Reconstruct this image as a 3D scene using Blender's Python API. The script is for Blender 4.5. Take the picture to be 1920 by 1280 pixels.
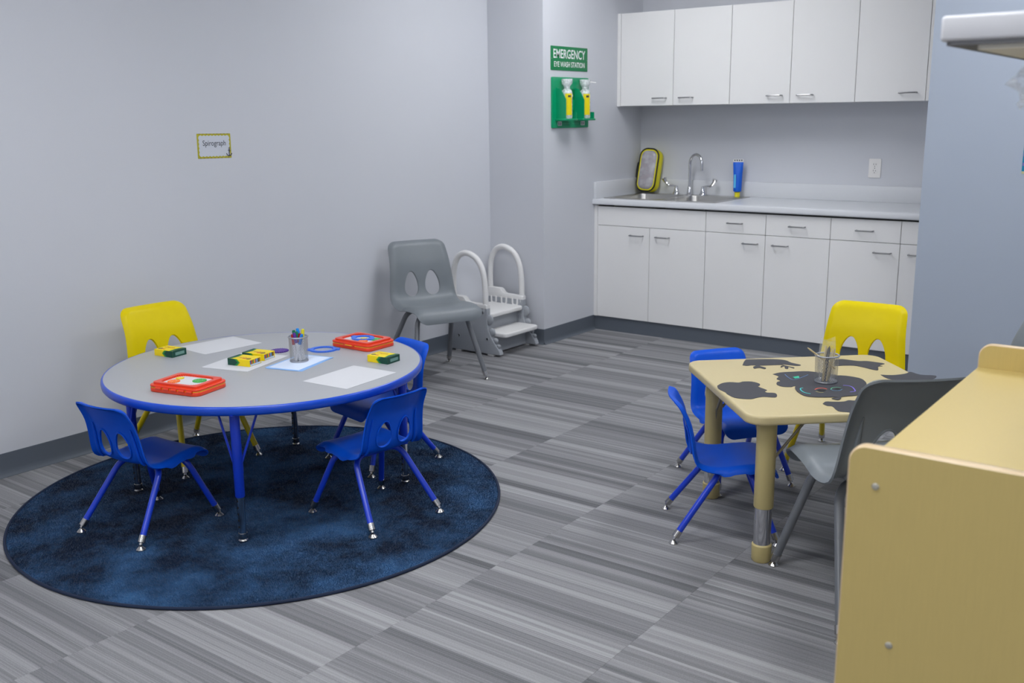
import bpy, bmesh, math, random
from mathutils import Vector, Matrix
from mathutils.geometry import delaunay_2d_cdt
import numpy as np

for _o in list(bpy.data.objects): bpy.data.objects.remove(_o)
scene = bpy.context.scene
C = scene.collection

# ------------------------------------------------------------------ camera
cam_data = bpy.data.cameras.new('camera'); cam = bpy.data.objects.new('camera', cam_data); C.objects.link(cam)
_r = Vector((0.7989331, 0.60131926, -0.011002)); _u = Vector((-0.12263188, 0.18078739, 0.97584699)); _w = Vector((-0.58878461, 0.77828726, -0.21817795))
_m = Matrix((( _r.x, _u.x, -_w.x, 0.0), (_r.y, _u.y, -_w.y, 0.0), (_r.z, _u.z, -_w.z, 1.4595), (0, 0, 0, 1)))
cam.matrix_world = _m
cam_data.sensor_width = 36; cam_data.lens = 1880.39 / 1920 * 36
cam_data.clip_start = 0.05
cam_data.dof.use_dof = True; cam_data.dof.focus_distance = 3.7; cam_data.dof.aperture_fstop = 4.5
scene.camera = cam

# ------------------------------------------------------------------ world, exposure, light strengths
world = bpy.data.worlds.new('world'); scene.world = world; world.use_nodes = True
world.node_tree.nodes['Background'].inputs[0].default_value = (0.75, 0.82, 0.95, 1)
world.node_tree.nodes['Background'].inputs[1].default_value = 0.25
scene.view_settings.view_transform = 'Standard'; scene.view_settings.look = 'None'
scene.view_settings.gamma = 1; scene.view_settings.use_curve_mapping = False
scene.view_settings.exposure = 0.0
PANEL_STRENGTH = 13.4
PANELS = [(-2.95, 4.75), (-2.45, 1.7), (-0.75, 4.1), (-0.8, 1.35), (-2.45, -0.8), (0.9, -0.4)]

# ------------------------------------------------------------------ materials
def lin(c):
    f = lambda v: v / 12.92 if v <= 0.04045 else ((v + 0.055) / 1.055) ** 2.4
    return tuple(f(v / 255.0) for v in c) + (1.0,)
MATS = {}
def mat(name, rgb, rough=0.5, metal=0.0, var=0.04, scale=40.0, bump=0.0, bscale=200.0, spec=0.5, trans=0.0, alpha=1.0, emit=0.0, coat=0.0, grain=None, ior=1.45):
    if name in MATS: return MATS[name]
    m = bpy.data.materials.new(name); m.use_nodes = True; nt = m.node_tree; N = nt.nodes; L = nt.links
    b = N['Principled BSDF']; c = lin(rgb)
    tc = N.new('ShaderNodeTexCoord'); mp = N.new('ShaderNodeMapping'); L.new(tc.outputs['Object'], mp.inputs[0])
    if grain: mp.inputs['Scale'].default_value = grain
    nz = N.new('ShaderNodeTexNoise'); nz.inputs['Scale'].default_value = scale; nz.inputs['Detail'].default_value = 4
    L.new(mp.outputs[0], nz.inputs['Vector'])
    mx = N.new('ShaderNodeMixRGB'); mx.inputs[1].default_value = tuple(v * (1 - var) for v in c[:3]) + (1,); mx.inputs[2].default_value = tuple(min(1, v * (1 + var)) for v in c[:3]) + (1,)
    L.new(nz.outputs['Fac'], mx.inputs[0]); L.new(mx.outputs[0], b.inputs['Base Color'])
    b.inputs['Roughness'].default_value = rough; b.inputs['Metallic'].default_value = metal
    b.inputs['Specular IOR Level'].default_value = spec; b.inputs['IOR'].default_value = ior
    b.inputs['Transmission Weight'].default_value = trans; b.inputs['Alpha'].default_value = alpha
    b.inputs['Coat Weight'].default_value = coat
    if emit:
        b.inputs['Emission Color'].default_value = c; b.inputs['Emission Strength'].default_value = emit
    if bump:
        bn = N.new('ShaderNodeTexNoise'); bn.inputs['Scale'].default_value = bscale; bn.inputs['Detail'].default_value = 3
        L.new(tc.outputs['Object'], bn.inputs['Vector'])
        bp = N.new('ShaderNodeBump'); bp.inputs['Strength'].default_value = bump; bp.inputs['Distance'].default_value = 0.002
        L.new(bn.outputs['Fac'], bp.inputs['Height']); L.new(bp.outputs[0], b.inputs['Normal'])
    MATS[name] = m; return m

WALL = mat('wall_paint', (206, 208, 214), 0.75, var=0.015, scale=3, bump=0.12, bscale=350)
WALLR = mat('wall_bluish', (172, 181, 195), 0.75, var=0.015, scale=3, bump=0.12, bscale=350)  # bluer, darker wall tone for the right and side walls
CEIL = mat('ceiling_tile_white', (225, 226, 228), 0.9, var=0.03, scale=120, bump=0.3, bscale=300)
BASEB = mat('baseboard_vinyl', (92, 99, 108), 0.5, var=0.03, scale=8)
LAM = mat('white_laminate', (236, 235, 234), 0.42, var=0.012, scale=6, bump=0.05, bscale=500)
CARC = mat('cabinet_gap_dark', (60, 60, 60), 0.8)
CTOP = mat('counter_laminate', (214, 216, 220), 0.3, var=0.02, scale=150)
STEEL = mat('brushed_steel', (190, 188, 184), 0.28, 1.0, var=0.08, scale=30, grain=(1, 30, 30))
CHROME = mat('chrome', (215, 215, 218), 0.1, 1.0, var=0.02)
NICKEL = mat('nickel', (190, 188, 186), 0.25, 1.0, var=0.04)
PULL = mat('handle_steel', (150, 150, 152), 0.3, 1.0, var=0.03)
BLUEP = mat('blue_plastic', (4, 82, 206), 0.42, spec=0.28, var=0.03, scale=30, bump=0.08, bscale=600)
BLUEM = mat('blue_enamel', (22, 62, 200), 0.3, var=0.02, coat=0.3)
BLUEE = mat('blue_edge_band', (18, 74, 196), 0.3, var=0.02, coat=0.2)
YELP = mat('yellow_plastic', (222, 200, 0), 0.42, spec=0.2, var=0.03, scale=30, bump=0.08, bscale=600)
YELM = mat('yellow_enamel', (214, 190, 12), 0.3, var=0.02, coat=0.3)
GREYP = mat('grey_plastic', (120, 126, 131), 0.42, var=0.03, scale=30, bump=0.08, bscale=600)
GREYM = mat('grey_enamel', (108, 111, 116), 0.3, var=0.02, coat=0.3)
TGREY = mat('grey_laminate', (168, 170, 174), 0.38, var=0.02, scale=200)
BIRCH = mat('birch_laminate', (203, 180, 113), 0.4, var=0.05, scale=6, grain=(40, 40, 2.5))
BIRCHT = mat('birch_table_laminate', (203, 187, 142), 0.38, var=0.035, scale=8, grain=(40, 3, 3))
BIRCHE = mat('birch_edge', (216, 190, 150), 0.28, var=0.05, scale=20)
CREAM = mat('cream_enamel', (194, 178, 124), 0.38, var=0.02)
PAPER = mat('white_paper', (208, 209, 213), 0.8, var=0.01)
PADB = mat('pale_blue_paper', (150, 190, 238), 0.8, var=0.03)
BLACKC = mat('black_card', (62, 62, 68), 0.6, var=0.06, scale=60)
BLACK = mat('black_plastic', (20, 20, 22), 0.5)
WHITEP = mat('white_plastic', (232, 230, 228), 0.42, var=0.02, bump=0.05)
STOOLG = mat('stool_grey_plastic', (158, 162, 168), 0.5, var=0.03, bump=0.1, bscale=400)
STOOLW = mat('stool_white_plastic', (226, 225, 224), 0.45, var=0.02, bump=0.06, bscale=400)
ORANGE = mat('orange_red_plastic', (232, 62, 24), 0.3, var=0.02, coat=0.3)
GREEN = mat('green_plastic', (0, 148, 100), 0.35, var=0.03)
GREEND = mat('sign_green', (0, 122, 70), 0.5, var=0.02)
CBOXY = mat('crayon_box_yellow', (244, 216, 10), 0.45, var=0.03)
CBOXG = mat('crayon_box_green', (12, 72, 58), 0.45, var=0.03)
CBOXL = mat('crayon_box_light_green', (30, 140, 60), 0.45, var=0.03)
def plain(name, rgb, rough=0.45, **k): return mat(name, rgb, rough, var=0.02, **k)

def clear_mat(name, tint=(0.95, 0.97, 1.0), alpha=0.25, rough=0.08, ns=60):
    m = bpy.data.materials.new(name); m.use_nodes = True; nt = m.node_tree; N = nt.nodes; L = nt.links
    out = N['Material Output']; b = N['Principled BSDF']; b.inputs['Base Color'].default_value = tint + (1,); b.inputs['Roughness'].default_value = rough
    tr = N.new('ShaderNodeBsdfTransparent'); mx = N.new('ShaderNodeMixShader')
    nz = N.new('ShaderNodeTexNoise'); nz.inputs['Scale'].default_value = ns
    mr = N.new('ShaderNodeMapRange'); mr.inputs[1].default_value = 0.3; mr.inputs[2].default_value = 0.75; mr.inputs[3].default_value = alpha * 0.5; mr.inputs[4].default_value = min(1, alpha * 1.8)
    tc = N.new('ShaderNodeTexCoord'); L.new(tc.outputs['Object'], nz.inputs['Vector']); L.new(nz.outputs['Fac'], mr.inputs[0])
    L.new(mr.outputs[0], mx.inputs[0]); L.new(tr.outputs[0], mx.inputs[1]); L.new(b.outputs[0], mx.inputs[2]); L.new(mx.outputs[0], out.inputs[0])
    return m
CLEAR = clear_mat('clear_film')

def carpet_mat():
    m = bpy.data.materials.new('striped_carpet'); m.use_nodes = True; nt = m.node_tree; N = nt.nodes; L = nt.links; b = N['Principled BSDF']
    tc = N.new('ShaderNodeTexCoord'); sp = N.new('ShaderNodeSeparateXYZ'); L.new(tc.outputs['Object'], sp.inputs[0])
    oi = N.new('ShaderNodeObjectInfo')
    def math_(op, a, bb):
        n = N.new('ShaderNodeMath'); n.operation = op
        for i, v in enumerate((a, bb)):
            if isinstance(v, (int, float)): n.inputs[i].default_value = v
            else: L.new(v, n.inputs[i])
        return n.outputs[0]
    off = math_('MULTIPLY', oi.outputs['Random'], 371.0)
    # a slow weave wobble so that the bands are not ruler straight
    wv = N.new('ShaderNodeTexNoise'); wv.inputs['Scale'].default_value = 3.0; L.new(tc.outputs['Object'], wv.inputs['Vector'])
    y = math_('ADD', sp.outputs['Y'], math_('MULTIPLY', wv.outputs['Fac'], 0.006))
    def band(scale, k):
        v = N.new('ShaderNodeTexVoronoi'); v.voronoi_dimensions = '1D'; v.inputs['Scale'].default_value = 1.0
        L.new(math_('ADD', math_('MULTIPLY', y, scale), math_('MULTIPLY', off, k)), v.inputs['W'])
        s = N.new('ShaderNodeSeparateColor'); L.new(v.outputs['Color'], s.inputs[0]); return s.outputs[0]
    b1 = band(15.0, 1.0); b2 = band(55.0, 2.3); b3 = band(330.0, 5.1)
    b1 = math_('MULTIPLY', math_('MULTIPLY', b1, b1), math_('SUBTRACT', 1.6, math_('MULTIPLY', b1, 0.6)))
    g = N.new('ShaderNodeTexNoise'); g.inputs['Scale'].default_value = 260; g.inputs['Detail'].default_value = 3; L.new(tc.outputs['Object'], g.inputs['Vector'])
    mp = N.new('ShaderNodeMapping'); mp.inputs['Scale'].default_value = (2.2, 60.0, 1.0); L.new(tc.outputs['Object'], mp.inputs[0])
    cx = N.new('ShaderNodeCombineXYZ'); L.new(off, cx.inputs[0]); L.new(off, cx.inputs[1]); L.new(cx.outputs[0], mp.inputs['Location'])
    sn = N.new('ShaderNodeTexNoise'); sn.inputs['Scale'].default_value = 1.0; sn.inputs['Detail'].default_value = 6; sn.inputs['Roughness'].default_value = 0.7; L.new(mp.outputs[0], sn.inputs['Vector'])
    # dark bands that fade in and out along the yarn
    dk = math_('MULTIPLY', math_('GREATER_THAN', band(24.0, 3.7), 0.70), math_('ADD', 0.04, math_('MULTIPLY', sn.outputs['Fac'], 0.36)))
    s = math_('ADD', math_('MULTIPLY', b1, 0.32), math_('ADD', math_('MULTIPLY', b2, 0.20), math_('ADD', math_('MULTIPLY', b3, 0.20), math_('ADD', math_('MULTIPLY', g.outputs['Fac'], 0.40), math_('MULTIPLY', sn.outputs['Fac'], 0.36)))))
    s = math_('SUBTRACT', s, dk)
    cr = N.new('ShaderNodeValToRGB'); e = cr.color_ramp.elements
    e[0].position = 0.22; e[0].color = lin((95, 96, 99)); e[1].position = 1.02; e[1].color = lin((162, 162, 164))
    e2 = cr.color_ramp.elements.new(0.55); e2.color = lin((125, 125, 128))
    L.new(s, cr.inputs[0]); L.new(cr.outputs[0], b.inputs['Base Color']); b.inputs['Roughness'].default_value = 0.95; b.inputs['Specular IOR Level'].default_value = 0.1
    bp = N.new('ShaderNodeBump'); bp.inputs['Strength'].default_value = 0.35; bp.inputs['Distance'].default_value = 0.002
    L.new(math_('ADD', b3, g.outputs['Fac']), bp.inputs['Height']); L.new(bp.outputs[0], b.inputs['Normal'])
    return m
CARPET = carpet_mat()

def rug_mat():
    m = bpy.data.materials.new('navy_pile'); m.use_nodes = True; nt = m.node_tree; N = nt.nodes; L = nt.links; b = N['Principled BSDF']
    tc = N.new('ShaderNodeTexCoord'); nz = N.new('ShaderNodeTexNoise'); nz.inputs['Scale'].default_value = 3.2; nz.inputs['Detail'].default_value = 5; nz.inputs['Roughness'].default_value = 0.65
    L.new(tc.outputs['Object'], nz.inputs['Vector'])
    cr = N.new('ShaderNodeValToRGB'); e = cr.color_ramp.elements
    e[0].position = 0.40; e[0].color = lin((8, 30, 56)); e[1].position = 0.68; e[1].color = lin((56, 98, 142))
    L.new(nz.outputs['Fac'], cr.inputs[0]); L.new(cr.outputs[0], b.inputs['Base Color']); b.inputs['Roughness'].default_value = 0.9
    b.inputs['Specular IOR Level'].default_value = 0.15; b.inputs['Sheen Weight'].default_value = 0.15
    return m
RUGM = rug_mat()

# ------------------------------------------------------------------ mesh helpers
def obj(name, bm, m, parent=None, smooth=35, loc=None, rot=None):
    me = bpy.data.meshes.new(name); bmesh.ops.recalc_face_normals(bm, faces=bm.faces); bm.to_mesh(me); bm.free()
    for x in (m if isinstance(m, (list, tuple)) else [m]): me.materials.append(x)
    if smooth:
        me.shade_smooth(); me.set_sharp_from_angle(angle=math.radians(smooth))
    o = bpy.data.objects.new(name, me); C.objects.link(o)
    if parent: o.parent = parent
    if loc: o.location = loc
    if rot: o.rotation_euler = rot
    return o
def thing(name, label, cat, loc=(0, 0, 0), rotz=0.0, group=None):
    o = bpy.data.objects.new(name, None); C.objects.link(o); o.location = loc; o.rotation_euler = (0, 0, rotz); o.empty_display_size = 0.05
    return tag(o, label, cat, group)
def tag(o, label, cat, group=None):
    o['label'] = label; o['category'] = cat
    if group: o['group'] = group
    return o
def struct(o):
    o['kind'] = 'structure'; return o
def dup(root, loc, rotz, label):
    r = root.copy(); C.objects.link(r); r.location = loc; r.rotation_euler = (0, 0, rotz); r['label'] = label
    for ch in list(root.children):
        c = ch.copy(); C.objects.link(c); c.parent = r
        for g in list(ch.children):
            d = g.copy(); C.objects.link(d); d.parent = c
    return r
def nb(): return bmesh.new()
def box(bm, x0, x1, y0, y1, z0, z1, bev=0.0, seg=2, mi=0, mtx=None):
    t = bmesh.new(); bmesh.ops.create_cube(t, size=1.0)
    for v in t.verts: v.co = Vector(((x0 + x1) / 2 + v.co.x * (x1 - x0), (y0 + y1) / 2 + v.co.y * (y1 - y0), (z0 + z1) / 2 + v.co.z * (z1 - z0)))
    if bev: bmesh.ops.bevel(t, geom=t.edges[:], offset=bev, segments=seg, affect='EDGES', profile=0.5)
    merge(bm, t, mi, mtx); return bm
def merge(bm, t, mi=0, mtx=None):
    t.verts.index_update(); vs = []
    for v in t.verts: vs.append(bm.verts.new(mtx @ v.co if mtx else v.co))
    for f in t.faces:
        try: nf = bm.faces.new([vs[v.index] for v in f.verts]); nf.material_index = mi
        except ValueError: pass
    t.free()
def loft(bm, loops, cap0=True, cap1=True, closed=True, mi=0):
    rows = [[bm.verts.new(p) for p in lp] for lp in loops]; n = len(rows[0])
    for a, b in zip(rows, rows[1:]):
        for i in range(n if closed else n - 1):
            j = (i + 1) % n
            f = bm.faces.new((a[i], a[j], b[j], b[i])); f.material_index = mi
    if cap0: bm.faces.new(rows[0][::-1]).material_index = mi
    if cap1: bm.faces.new(rows[-1]).material_index = mi
    return bm
def lathe(bm, prof, n=20, c=(0, 0, 0), mtx=None, mi=0, cap=True):
    loops = []
    for r, z in prof:
        lp = [Vector((max(r, 1e-5) * math.cos(2 * math.pi * i / n), max(r, 1e-5) * math.sin(2 * math.pi * i / n), z)) for i in range(n)]
        loops.append([(mtx @ p if mtx else p) + Vector(c) for p in lp])
    return loft(bm, loops, cap, cap, True, mi)
def tube(bm, pts, r, n=10, closed=False, mi=0):
    pts = [Vector(p) for p in pts]; N = len(pts)
    rr = r if isinstance(r, (list, tuple)) else [r] * N
    tang = []
    for i in range(N):
        a = pts[(i - 1) % N] if (closed or i > 0) else pts[0]; b = pts[(i + 1) % N] if (closed or i < N - 1) else pts[-1]
        tang.append((b - a).normalized())
    t0 = tang[0]; up = Vector((0, 0, 1)) if abs(t0.z) < 0.9 else Vector((1, 0, 0)); nrm = (up - t0 * up.dot(t0)).normalized()
    loops = []
    for i in range(N):
        nrm = (nrm - tang[i] * nrm.dot(tang[i])).normalized(); bi = tang[i].cross(nrm)
        loops.append([pts[i] + (nrm * math.cos(2 * math.pi * k / n) + bi * math.sin(2 * math.pi * k / n)) * rr[i] for k in range(n)])
    if closed:
        loops.append(loops[0]); rows = [[bm.verts.new(p) for p in lp] for lp in loops[:-1]]; rows.append(rows[0])
        # best twist match at the seam
        first = rows[0]; last = rows[-2]; best = min(range(n), key=lambda s: sum((last[k].co - first[(k + s) % n].co).length for k in range(n)))
        rows[-1] = [first[(k + best) % n] for k in range(n)]
        for a, b in zip(rows, rows[1:]):
            for i in range(n):
                j = (i + 1) % n
                try: bm.faces.new((a[i], a[j], b[j], b[i])).material_index = mi
                except ValueError: pass
        return bm
    return loft(bm, loops, True, True, True, mi)
def catmull(pts, k=8):
    P = [Vector(p) for p in pts]; out = []
    for i in range(len(P) - 1):
        p0 = P[max(i - 1, 0)]; p1 = P[i]; p2 = P[i + 1]; p3 = P[min(i + 2, len(P) - 1)]
        for j in range(k):
            t = j / k
            out.append(0.5 * ((2 * p1) + (p2 - p0) * t + (2 * p0 - 5 * p1 + 4 * p2 - p3) * t * t + (3 * p1 - p0 - 3 * p2 + p3) * t ** 3))
    out.append(P[-1]); return out
def fillet(pts, r, k=5):
    P = [Vector(p) for p in pts]; out = [P[0]]
    for i in range(1, len(P) - 1):
        a = (P[i - 1] - P[i]); b = (P[i + 1] - P[i]); d = min(r, a.length * 0.49, b.length * 0.49)
        s = P[i] + a.normalized() * d; e = P[i] + b.normalized() * d
        for j in range(k + 1):
            t = j / k; out.append(s * (1 - t) ** 2 + P[i] * 2 * t * (1 - t) + e * t * t)
    out.append(P[-1]); return out
def rrect(w, h, r, k=6, cx=0, cy=0):
    out = []
    for sx, sy, a0 in ((1, 1, 0), (-1, 1, 90), (-1, -1, 180), (1, -1, 270)):
        for i in range(k + 1):
            a = math.radians(a0 + 90 * i / k); out.append((cx + sx * (w / 2 - r) + r * math.cos(a), cy + sy * (h / 2 - r) + r * math.sin(a)))
    return out
def inset(poly, d):
    n = len(poly); out = []
    area = sum(poly[i][0] * poly[(i + 1) % n][1] - poly[(i + 1) % n][0] * poly[i][1] for i in range(n)); sg = 1 if area > 0 else -1
    for i in range(n):
        a = Vector(poly[i - 1]); p = Vector(poly[i]); b = Vector(poly[(i + 1) % n])
        e1 = (p - a); e2 = (b - p)
        n1 = Vector((-e1.y, e1.x)); n2 = Vector((-e2.y, e2.x))
        m = (n1.normalized() if n1.length > 1e-9 else n2.normalized()) + (n2.normalized() if n2.length > 1e-9 else Vector((0, 0)))
        m = m.normalized() if m.length > 1e-6 else n1.normalized()
        out.append((p.x + m.x * d * sg, p.y + m.y * d * sg))
    return out
def prism(bm, poly, z0, z1, bev=0.0, axis='z', seg=3, mi=0):
    """outline extruded along an axis; (a,b)->(x,y) for z, (x,z) for y, (y,z) for x"""
    def to(p, h):
        return Vector((p[0], p[1], h)) if axis == 'z' else (Vector((p[0], h, p[1])) if axis == 'y' else Vector((h, p[0], p[1])))
    loops = []
    if bev:
        # quarter rounds: bottom grows out, top shrinks in
        loops = []
        for i in range(seg + 1):
            a = math.pi / 2 * i / seg; loops.append([to(p, z0 + bev * (1 - math.cos(a))) for p in inset(poly, bev * (1 - math.sin(a)))])
        for i in range(seg + 1):
            a = math.pi / 2 * i / seg; loops.append([to(p, z1 - bev * (1 - math.sin(a))) for p in inset(poly, bev * (1 - math.cos(a)))])
    else:
        loops = [[to(p, z0) for p in poly], [to(p, z1) for p in poly]]
    return loft(bm, loops, True, True, True, mi)
def text(name, body, width, height, m, parent, mtx, bold=0.0, ext=0.0004):
    cu = bpy.data.curves.new('lettering', 'FONT'); cu.body = body; cu.size = 1.0; cu.align_x = 'CENTER'; cu.align_y = 'CENTER'; cu.offset = bold; cu.resolution_u = 3
    t = bpy.data.objects.new('lettering_tmp', cu); C.objects.link(t); dg = bpy.context.evaluated_depsgraph_get()
    me = bpy.data.meshes.new_from_object(t.evaluated_get(dg)); bpy.data.objects.remove(t); bpy.data.curves.remove(cu)
    xs = [v.co.x for v in me.vertices]; ys = [v.co.y for v in me.vertices]
    cx, cy = (min(xs) + max(xs)) / 2, (min(ys) + max(ys)) / 2; sx = width / (max(xs) - min(xs)); sy = height / (max(ys) - min(ys))
    for v in me.vertices: v.co = mtx @ Vector(((v.co.x - cx) * sx, (v.co.y - cy) * sy, ext))
    me.materials.append(m); o = bpy.data.objects.new(name, me); C.objects.link(o); o.parent = parent; return o

# wall-local frames: (right on the wall as seen, up, out of the wall)
def frame(origin, right, up):
    right = Vector(right); up = Vector(up); n = right.cross(up)
    return Matrix(((right.x, up.x, n.x, origin[0]), (right.y, up.y, n.y, origin[1]), (right.z, up.z, n.z, origin[2]), (0, 0, 0, 1)))

# ------------------------------------------------------------------ the room
XL, XE, YB, YK, XR, YR = -4.143, -3.710, 5.253, 6.478, -1.405, 5.253
CH = 2.74; XS = 0.12; XF = 1.7; YBK = -1.5
def wall(name, x0, x1, y0, y1, m=WALL): return struct(obj(name, box(nb(), x0, x1, y0, y1, 0, CH), m, smooth=0))
wall('wall_left', XL - 0.12, XL, YBK, YB + 0.1)
wall('wall_return', XL, XE, YB, YK + 0.12)
wall('wall_kitchen', XE, XR, YK, YK + 0.12)
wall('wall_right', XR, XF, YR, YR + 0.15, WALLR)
wall('wall_alcove', XR, XR + 0.12, YR + 0.15, YK + 0.12)
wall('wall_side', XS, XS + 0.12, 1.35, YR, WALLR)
wall('wall_far_side', XF, XF + 0.12, YBK, YR)
wall('wall_back', XL - 0.12, XF + 0.12, YBK - 0.12, YBK)
struct(obj('ceiling', box(nb(), XL - 0.12, XF + 0.12, YBK - 0.12, YK + 0.12, CH, CH + 0.1), CEIL, smooth=0))
floor = struct(obj('floor', box(nb(), XL - 0.12, XF + 0.12, YBK - 0.12, YK + 0.12, -0.1, -0.008), CARPET, smooth=0))

def baseboard(name, p0, p1, out):
    """vinyl cove base: thin strip with a flared toe"""
    p0 = Vector(p0); p1 = Vector(p1); out = Vector(out)
    prof = [(0, 0.101), (0.003, 0.100), (0.004, 0.03), (0.006, 0.014), (0.012, 0.005), (0.018, 0.0015), (0.018, 0.0), (0, 0)]
    bm = nb(); loft(bm, [[Vector((q.x, q.y, 0)) + Vector((out.x * a, out.y * a, b)) for a, b in prof] for q in (p0, p1)])
    return struct(obj(name, bm, BASEB, smooth=50))
baseboard('baseboard_left', (XL, YBK), (XL, YB), (1, 0))
baseboard('baseboard_return', (XL, YB), (XE + 0.004, YB), (0, -1))
baseboard('baseboard_alcove', (XE, YB - 0.004), (XE, 5.87), (1, 0))
baseboard('baseboard_right', (XR, YR), (XS, YR), (0, -1))
baseboard('baseboard_side', (XS, 1.35), (XS, YR), (-1, 0))

# carpet tiles, 24 inch, striped along x, columns staggered only by their bands
PIT = 0.6205; GX0 = -3.163 - 2 * PIT; GY0 = -1.62
def tile_bm(w, d):
    return box(nb(), 0, w, 0, d, -0.008, 0.0)
_full = None; rnd = random.Random(4)
for i in range(11):
    for j in range(14):
        x0, x1 = GX0 + i * PIT, GX0 + (i + 1) * PIT; y0, y1 = GY0 + j * PIT, GY0 + (j + 1) * PIT
        cx0, cx1 = max(x0, XL), min(x1, XF); cy0, cy1 = max(y0, YBK), min(y1, YK)
        if cx1 - cx0 < 0.02 or cy1 - cy0 < 0.02: continue
        if cx0 >= XR + 0.0 and cy0 >= YR: continue
        clipped = cx1 - cx0 < PIT - 0.001 or cy1 - cy0 < PIT - 0.001
        if clipped or _full is None:
            o = obj('carpet_tile', tile_bm(cx1 - cx0 - 0.0006, cy1 - cy0 - 0.0006), CARPET, floor, smooth=0)
            if not clipped: _full = o.data
        else:
            o = bpy.data.objects.new('carpet_tile', _full); C.objects.link(o); o.parent = floor
        o.location = (cx0 + 0.0003, cy0 + 0.0003, 0)

# ceiling light panels; the left one behind the camera is added to brighten fronts
PANM = mat('light_diffuser', (250, 252, 255), 0.6, var=0.0, emit=PANEL_STRENGTH)
FRM = mat('light_frame', (235, 235, 235), 0.4)
for k, (px, py) in enumerate(PANELS):
    lab = ['ceiling light panel in front of the sink cabinets', 'ceiling light panel near the round table', 'ceiling light panel above the square table', 'ceiling light panel near the birch unit', 'added ceiling light panel in the left corner behind the camera', 'ceiling light panel by the far side wall'][k]
    t = thing('ceiling_light', lab, 'ceiling light', (px, py, CH), 0, 'recessed ceiling light panels')
    bm = nb(); W, D = 0.61, 1.22
    for a in ((-W / 2, -W / 2 + 0.03, -D / 2, D / 2), (W / 2 - 0.03, W / 2, -D / 2, D / 2), (-W / 2, W / 2, -D / 2, -D / 2 + 0.03), (-W / 2, W / 2, D / 2 - 0.03, D / 2)): box(bm, *a, -0.015, 0.0)
    obj('frame', bm, FRM, t, 0)
    obj('diffuser', box(nb(), -W / 2 + 0.03, W / 2 - 0.03, -D / 2 + 0.03, D / 2 - 0.03, -0.008, -0.002), PANM, t, 0)

# ------------------------------------------------------------------ kitchen
DX = [-3.682, -3.2765, -2.870, -2.467, -2.064, -1.659, XR - 0.005]
YC, YU = 5.856, 6.137
def pull(parent, x, y, z):
    bm = nb(); tube(bm, fillet([(x - 0.048, y + 0.002, z), (x - 0.048, y - 0.028, z), (x + 0.048, y - 0.028, z), (x + 0.048, y + 0.002, z)], 0.007, 4), 0.0042, 8)
    return obj('handle', bm, PULL, parent)
def front(name, x0, x1, z0, z1, y, parent, handle=None):
    d = obj(name, box(nb(), x0 + 0.0016, x1 - 0.0016, y, y + 0.018, z0 + 0.0016, z1 - 0.0016, 0.0012, 1), LAM, parent)
    if handle: pull(d, handle[0], y, handle[1])
    return d
ZB, ZS, ZT = 0.098, 0.7325, 0.868
def base_unit(name, label, i, sink=False):
    x0, x1, xm = DX[i], DX[i + 2] if i + 2 < len(DX) else DX[-1], DX[i + 1]
    t = thing(name, label, 'cabinet', ((x0 + x1) / 2, YC, 0), 0, 'white base cabinets under the worktop')
    ox, oy = (x0 + x1) / 2, YC
    bx0 = x0 if i else XE + 0.002
    bm = nb()                                     # carcass: sides, bottom and back, dark face frame
    for a in ((bx0, bx0 + 0.018), (x1 - 0.018, x1)): box(bm, a[0], a[1], YC + 0.02, YK - 0.002, ZB, ZT)
    box(bm, bx0, x1, YC + 0.02, YK - 0.002, ZB, ZB + 0.018); box(bm, bx0, x1, YK - 0.01, YK - 0.002, ZB, ZT)
    box(bm, bx0 + 0.018, x1 - 0.018, YC + 0.019, YC + 0.026, ZB, ZT - (0.16 if sink else 0))
    body = obj('body', bm, CARC, t, 0)
    obj('toe_kick', box(nb(), bx0, x1, YC + 0.012, YC + 0.03, 0.0, ZB), BASEB, t, 0)
    if i == 0: obj('filler', box(nb(), XE + 0.001, DX[0] - 0.001, YC, YC + 0.018, ZB, ZT - 0.002), LAM, t, 0)
    if sink: front('false_front', x0, x1, ZS, ZT - 0.006, YC, t)
    else:
        front('drawer', x0, xm, ZS, ZT - 0.006, YC, t, ((x0 + xm) / 2, 0.797)); front('drawer', xm, x1, ZS, ZT - 0.006, YC, t, ((xm + x1) / 2, 0.797) if x1 - xm > 0.3 else None)
    front('door', x0, xm, ZB, ZS, YC, t, (xm - 0.095, 0.676)); front('door', xm, x1, ZB, ZS, YC, t, (xm + 0.1, 0.676))
    for o in t.children: o.location = (-ox, -oy, 0)
base_unit('sink_cabinet', 'white sink base cabinet with two plain doors and a blank top front', 0, True)
base_unit('drawer_cabinet', 'white base cabinet with two drawers, behind the yellow chair and second from the sink', 2)
base_unit('drawer_cabinet', 'white base cabinet cut off by the bluish wall at right end of worktop', 4)
ZUB, ZUT = 1.524, 2.136
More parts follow.
